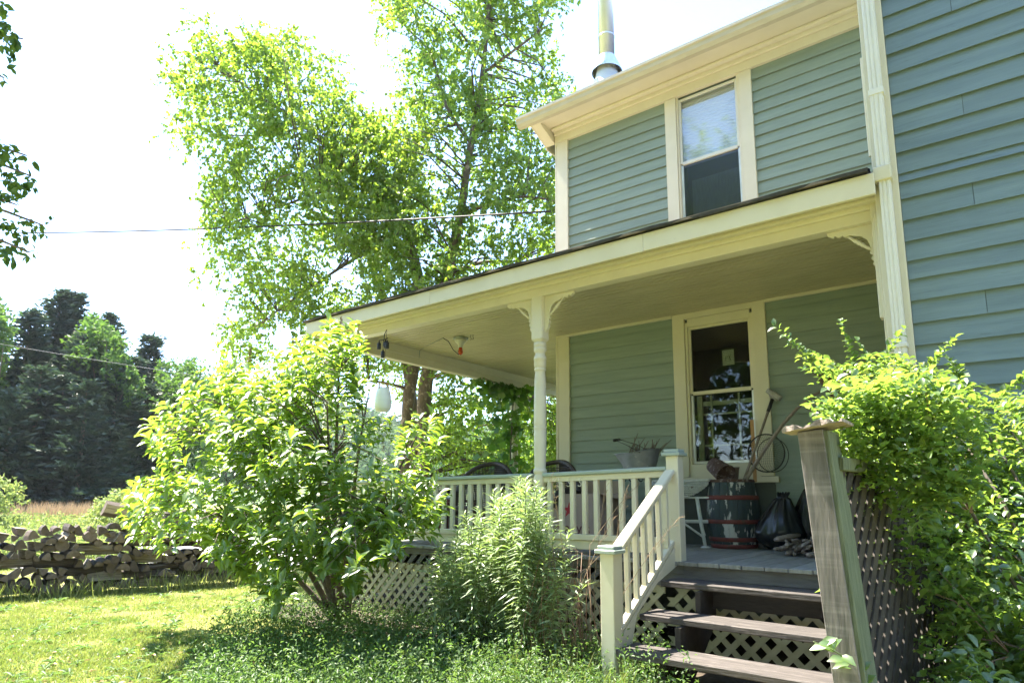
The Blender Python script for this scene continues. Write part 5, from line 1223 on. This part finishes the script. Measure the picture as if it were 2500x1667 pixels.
lp = ground_pts(150000, -620, 1500, 1380, 1760, lambda x, y, p: random.random() < (p.length/11)**1.2 and not in_poly(x, y, bed) and p.y < 8 and (not bare(p) or random.random() < .3) and mn.noise(Vector((p.x*2.2, p.y*2.2, 0)))+.55 > random.random()*.75)
blades('lawn_grass', lp, .018, .07, .006, LEAF['lawn'], .8, 'short sunlit mown grass of the lawn', 'grass')
lt_ = ground_pts(420, 0, 1450, 1430, 1740); Dl = rdir(len(lt_), .1); Dl[:, 2] *= .2
o = leaves('fallen_leaves', lt_+np.array([0, 0, .03]), Dl, nrm(rng.normal(size=lt_.shape)*.3+np.array([0, 0, 1.])), rng.uniform(.03, .06, len(lt_)), .03, T_OVAL, leafmat('leaf_dead', (.3, .2, .1), (.42, .32, .16), (.3, .2, .1), (.4, .3, .15), .2, .02), None); tag(o, 'dead tan leaves scattered on the lawn', 'fallen leaves')['kind'] = 'stuff'
cl_ = ground_pts(9000, -500, 900, 1400, 1740, lambda x, y, p: random.random() < (p.length/11) and math.sin(p.x*1.3+1)*math.sin(p.y*1.7) > -.3)
o = leaves('clover', cl_+np.array([0, 0, .025]), rdir(len(cl_), .3), nrm(rng.normal(size=cl_.shape)*.3+np.array([0, 0, 1.])), rng.uniform(.012, .022, len(cl_)), .013, T_DIAMOND, LEAF['cover'], None); tag(o, 'clover and broad leaved weeds scattered in the lawn', 'clover')['kind'] = 'stuff'
tp_ = []
for k in range(900):
    u = random.uniform(-.3, PLn+.3); q = pa+pd*u+pn*random.uniform(.22, .6); tp_.append((q.x, q.y, G))
blades('tall_grass_tufts', np.array(tp_), .1, .34, .011, LEAF['lawn'], .35, 'tall uncut grass along the foot of the firewood stack', 'grass')
tp_ = []
for k in range(420):
    c = random.choice([(-2.75, 3.75), (-2.5, 3.9), (-2.9, 4.0), (-2.1, 3.7), (-1.9, 3.5)]); tp_.append((c[0]+random.gauss(0, .1), c[1]+random.gauss(0, .08), G))
blades('grass_by_steps', np.array(tp_), .12, .36, .009, LEAF['lawn'], .45, 'bright grass tufts at the foot of the newel post', 'grass')
mp_ = []
while len(mp_) < 21000:
    px_, dd = random.uniform(-300, 1150), 12.5+33*random.random()**1.6; q = pt(px_, 1222, dd); 
    if q.y > 6 and q.x > -19.5 and q.y < 11.5: continue
    if (Vector((q.x, q.y, 0))-pa).dot(pn) > -1: continue
    mp_.append((q.x, q.y, G))
mp_ = np.array(mp_); far_ = np.linalg.norm(mp_, axis=1)
P = mp_+np.stack([rng.normal(size=len(mp_))*.15, rng.normal(size=len(mp_))*.15, rng.uniform(0, 1, len(mp_))*(.15+.012*far_)], axis=-1)
for (nm_, s_) in (('meadow_plants', slice(None)),):
    P3 = np.repeat(P, 3, axis=0)+rng.normal(size=(len(P)*3, 3))*np.array([.12, .12, .06]); o = leaves(nm_, P3, rdir(len(P3), .6), nrm(rng.normal(size=P3.shape)+np.array([0, 0, .6])), rng.uniform(.07, .2, len(P3)), .05, T_DIAMOND, LEAF['meadow'], None); tag(o, 'rough green meadow plants behind the firewood stack', 'meadow')['kind'] = 'stuff'
bp_ = []
for k in range(4200):
    px_ = random.gauss(150, 75); q = pt(px_, 1222, random.uniform(30, 40)); bp_.append((q.x, q.y, G+.1))
LEAF['seed'] = leafmat('leaf_seed', (.34, .23, .14), (.45, .32, .2), (.4, .28, .15), (.5, .36, .2), .3, .0)
blades('seeding_grass', np.array(bp_), .5, 1.15, .035, LEAF['seed'], .15, 'strip of reddish brown seeding grass before the conifers', 'grass')

# ------------------------------------------------------------------ background trees
def crown_tree(name, label, poly, depth, spread, ncl, rad_, L, m, base, per=4, ln=8, gap=.3, gs=.5, trunk=.15, group='background trees', pos=None, ar=.6):
    bpt = Vector((pt(base, 1222, depth).x, pt(base, 1222, depth).y, G)) if pos is None else Vector(pos)
    t = thing(name, label, 'tree', bpt, group)
    c = blobs_in(poly, depth, spread, ncl, gap=gap, gs=gs) if pos is None else poly
    top = Vector(c[int(np.argmax(c[:, 2]))]); lim = [([bpt, bpt.lerp(top, .4), bpt.lerp(top, .97)], [trunk, trunk*.7, .02])]
    for k in range(7):
        q = Vector(c[random.randrange(len(c))]); a_ = bpt.lerp(top, random.uniform(.25, .7)); lim.append(([a_, a_.lerp(q, .5)+Vector((0, 0, .3)), q], [trunk*.4, trunk*.25, .02]))
    limb_mesh(lim, 'trunk', 'bark_grey', t, 6)
    P, D_, Nn, Ls, Ws = spray(c, per, ln, rad_, L, ar, droop=.1, up=.3)
    leaves('crown', P, D_, Nn, Ls, Ws, T_DIAMOND, m, t, kind='stuff')
def conifer(px_, topy, dep, r, label, seed):
    random.seed(seed); q = pt(px_, 1222, dep); tp = pt(px_, topy, dep); H = tp.z-G
    t = thing('conifer', label, 'tree', (q.x, q.y, G), 'dark conifers at the edge of the meadow')
    MB().tube([(q.x, q.y, G), (q.x+.1, q.y, G+H*.5), (q.x, q.y, G+H)], [.25, .16, .02], 6).build('trunk', 'bark_grey', t)
    P = []; Dd = []; z = .04
    while z < 1:
        rr = r*(1-z)**.75*(.85+.25*math.sin(z*37+seed))+.15
        for k in range(8):
            a_ = random.uniform(0, 2*PI); ln_ = rr*random.uniform(.55, 1.15); n_ = max(3, int(ln_*5))
            for j in range(n_):
                tt2 = (j+1)/n_; x = ln_*tt2; zz = z*H-.22*x+.16*x*tt2*tt2+random.uniform(-.12, .12)
                for s_ in range(6):
                    P.append((q.x+math.cos(a_)*x+random.gauss(0, .22), q.y+math.sin(a_)*x+random.gauss(0, .22), G+zz+random.gauss(0, .1))); Dd.append((math.cos(a_)+random.gauss(0, .6), math.sin(a_)+random.gauss(0, .6), random.uniform(-.1, .6)))
        z += .42/H*(1.15 if z < .7 else .9)
    P = np.array(P); leaves('crown', P, nrm(np.array(Dd)), nrm(rng.normal(size=P.shape)+np.array([0, 0, 1.2])), rng.uniform(.3, .62, len(P)), .17, T_DIAMOND, LEAF['pine'], t, kind='stuff')
cons = [(120, 905, 39, 3.6, 'low dark conifer in front of the tallest one'), (180, 930, 38, 3.6, 'low dark conifer left of the middle, nearest the meadow'), (0, 960, 36, 3.4, 'low dark conifer at the left end behind the light bush'), (290, 860, 46, 3.2, 'rounded dark conifer right of the middle'), (-120, 690, 42, 4.2, 'dark conifer cut by the left edge of the picture'), (15, 745, 40, 3.3, 'dark conifer second from the left edge'), (85, 684, 44, 4.4, 'tallest dark conifer with a double tip at left'), (128, 694, 45, 2.6, 'slim conifer tip right beside the tallest one'),
        (215, 745, 46, 3.6, 'conifer with an open top in the middle of the dark wood'), (165, 800, 41, 3.4, 'lower conifer in front of the middle of the dark wood'), (330, 798, 50, 2.6, 'thin topped conifer at the right end of the dark wood'), (60, 880, 38, 4.2, 'broad low dark conifer in front, left'), (255, 900, 41, 3.8, 'broad low dark conifer in front, right'), (330, 930, 44, 3.6, 'dark conifer at the right end of the wood, low and dense')]
for i, (x, y, dpt, r, lb) in enumerate(cons): conifer(x, y, dpt, r, lb, 31+i)
random.seed(41)
W_ = LEAF['wood']
crown_tree('broadleaf_tree', 'green broadleaf tree among the dark conifers', [(175, 820), (230, 775), (290, 830), (340, 900), (350, 1000), (300, 960), (230, 920), (180, 900)], 43, 1.2, 200, .8, .28, W_, 270, gap=.3)
crown_tree('broadleaf_tree', 'green broadleaf tree at the far left between conifers', [(-80, 740), (-10, 715), (20, 760), (25, 850), (0, 960), (-90, 1000)], 39, 1.2, 150, .8, .28, W_, -20, gap=.3)
crown_tree('broadleaf_tree', 'light green tree standing between the dark wood and the shrub', [(370, 960), (380, 900), (410, 885), (440, 900), (470, 890), (500, 930), (515, 1020), (520, 1180), (380, 1200), (365, 1080)], 48, 2, 330, .9, .3, LEAF['wood'], 440, gap=.25)
crown_tree('broadleaf_tree', 'farther hazy tree just left of the big leafed shrub', [(500, 950), (530, 905), (570, 920), (640, 960), (650, 1200), (500, 1200)], 75, 3, 240, 1.4, .5, LEAF['far'], 560, gap=.2)
crown_tree('field_bush', 'light green bush at the left edge above the firewood', [(-200, 1180), (-60, 1150), (0, 1160), (40, 1190), (60, 1240), (50, 1300), (-200, 1300)], 21, .6, 150, .4, .12, LEAF['meadow'], -60, gap=.1, trunk=.04, group='bushes in the meadow')
crown_tree('field_bush', 'yellow green bush behind the firewood near the shrub', [(215, 1260), (260, 1215), (330, 1205), (390, 1225), (420, 1280), (220, 1280)], 22, .6, 130, .4, .12, LEAF['meadow'], 310, gap=.1, trunk=.04, group='bushes in the meadow')
crown_tree('broadleaf_tree', 'airy tree seen under the porch roof beyond the vine', [(1040, 1040), (1150, 950), (1280, 930), (1420, 960), (1420, 1170), (1300, 1180), (1040, 1160)], 30, 2.2, 260, .9, .17, LEAF['wood'], 1230, gap=.42, gs=.35)
db = MB(); random.seed(77)
for k in range(5):
    a_ = pt(345+k*8, 1250, 20); pts_ = [a_]
    for j in range(5): a_ = a_+Vector((random.uniform(-.35, .1), random.uniform(-.1, .1), random.uniform(.1, .35))); pts_.append(a_)
    db.tube(pts_, [.02, .016, .013, .01, .007, .004], 4)
tag(db.build('dead_branches', 'dry_grass'), 'bare dead branches in front of the dark wood, left of the shrub', 'branches')
# wooded hills
hp = [(-700, 1050), (-200, 1000), (300, 960), (450, 925), (520, 903), (600, 915), (720, 950), (900, 1000), (1050, 1050), (1200, 1035), (1400, 1050), (1700, 1000), (2400, 950)]
V = []; F_ = []; nh = 10; nx = 60
for i in range(nx+1):
    x = -700+3100*i/nx
    for k in range(len(hp)-1):
        if hp[k][0] <= x <= hp[k+1][0]: f_ = (x-hp[k][0])/(hp[k+1][0]-hp[k][0]); cy_ = hp[k][1]+(hp[k+1][1]-hp[k][1])*f_
    for j in range(nh+1):
        t = j/nh; dep = 130+170*t; zt_ = pt(x, cy_, 300).z; q = pt(x, 1222, dep); V.append((q.x, q.y, G-.5+(zt_-G)*(t**1.5)))
for i in range(nx):
    for j in range(nh): a_ = i*(nh+1)+j; F_.append((a_, a_+nh+1, a_+nh+2, a_+1))
np_obj('far_hills', V, F_, 'hill_green', smooth=True, kind='structure')
V = np.array(V).reshape(nx+1, nh+1, 3); n = 15000
ii = rng.uniform(0, nx-.01, n); jj = rng.uniform(2.2, nh-.01, n); i0 = ii.astype(int); j0 = jj.astype(int); fi = (ii-i0)[:, None]; fj = (jj-j0)[:, None]
P = V[i0, j0]*(1-fi)*(1-fj)+V[i0+1, j0]*fi*(1-fj)+V[i0, j0+1]*(1-fi)*fj+V[i0+1, j0+1]*fi*fj
P[:, 2] += rng.uniform(0, 1, n)*(2.5+2*np.sin(P[:, 0]*.3)*np.cos(P[:, 1]*.27))
P = np.repeat(P, 3, axis=0)+rng.normal(size=(n*3, 3))*1.0
o = leaves('hillside_woods', P, rdir(len(P), .3), nrm(rng.normal(size=P.shape)+np.array([0, 0, 1.])), rng.uniform(1.4, 3.2, len(P)), 1.8, T_DIAMOND, LEAF['far'], None); tag(o, 'hazy woods covering the far hillside', 'woods')['kind'] = 'stuff'
# trees across the yard behind the camera; the window panes mirror them
random.seed(55)
yl = ['leafy tree across the yard facing the %s' % w for w in ('lower window', 'turned post', 'wing wall', 'steps', 'woodpile', 'meadow', 'garden bed', 'downspout')]
for i, (x, y, h) in enumerate(((-12, -9, 13), (-6, -10.5, 14), (-1, -9, 13), (4.5, -9.5, 14), (10, -8, 13), (-18, -11, 14), (16, -7, 13), (-25, -10, 14))):
    c = np.array([(x, y, h*.47)])+rdir(330)*rng.uniform(.3, 1, (330, 1))*np.array([4.2, 2.8, h*.53])
    crown_tree('yard_tree', yl[i], c, 0, 0, 0, 1.1, .36, W_, 0, pos=(x, y, G), group='trees across the yard')

# ------------------------------------------------------------------ thin summer haze
m, n, l = newmat('haze'); out = n.new('ShaderNodeOutputMaterial'); pv = n.new('ShaderNodeVolumePrincipled'); pv.inputs['Color'].default_value = (.93, .95, 1, 1); pv.inputs['Density'].default_value = .00022; pv.inputs['Anisotropy'].default_value = .3
l.new(pv.outputs[0], out.inputs['Volume'])
hz = bx(-1250, 1250, -1250, 1350, G-1.5, 70).build('haze', 'haze'); hz['kind'] = 'stuff'
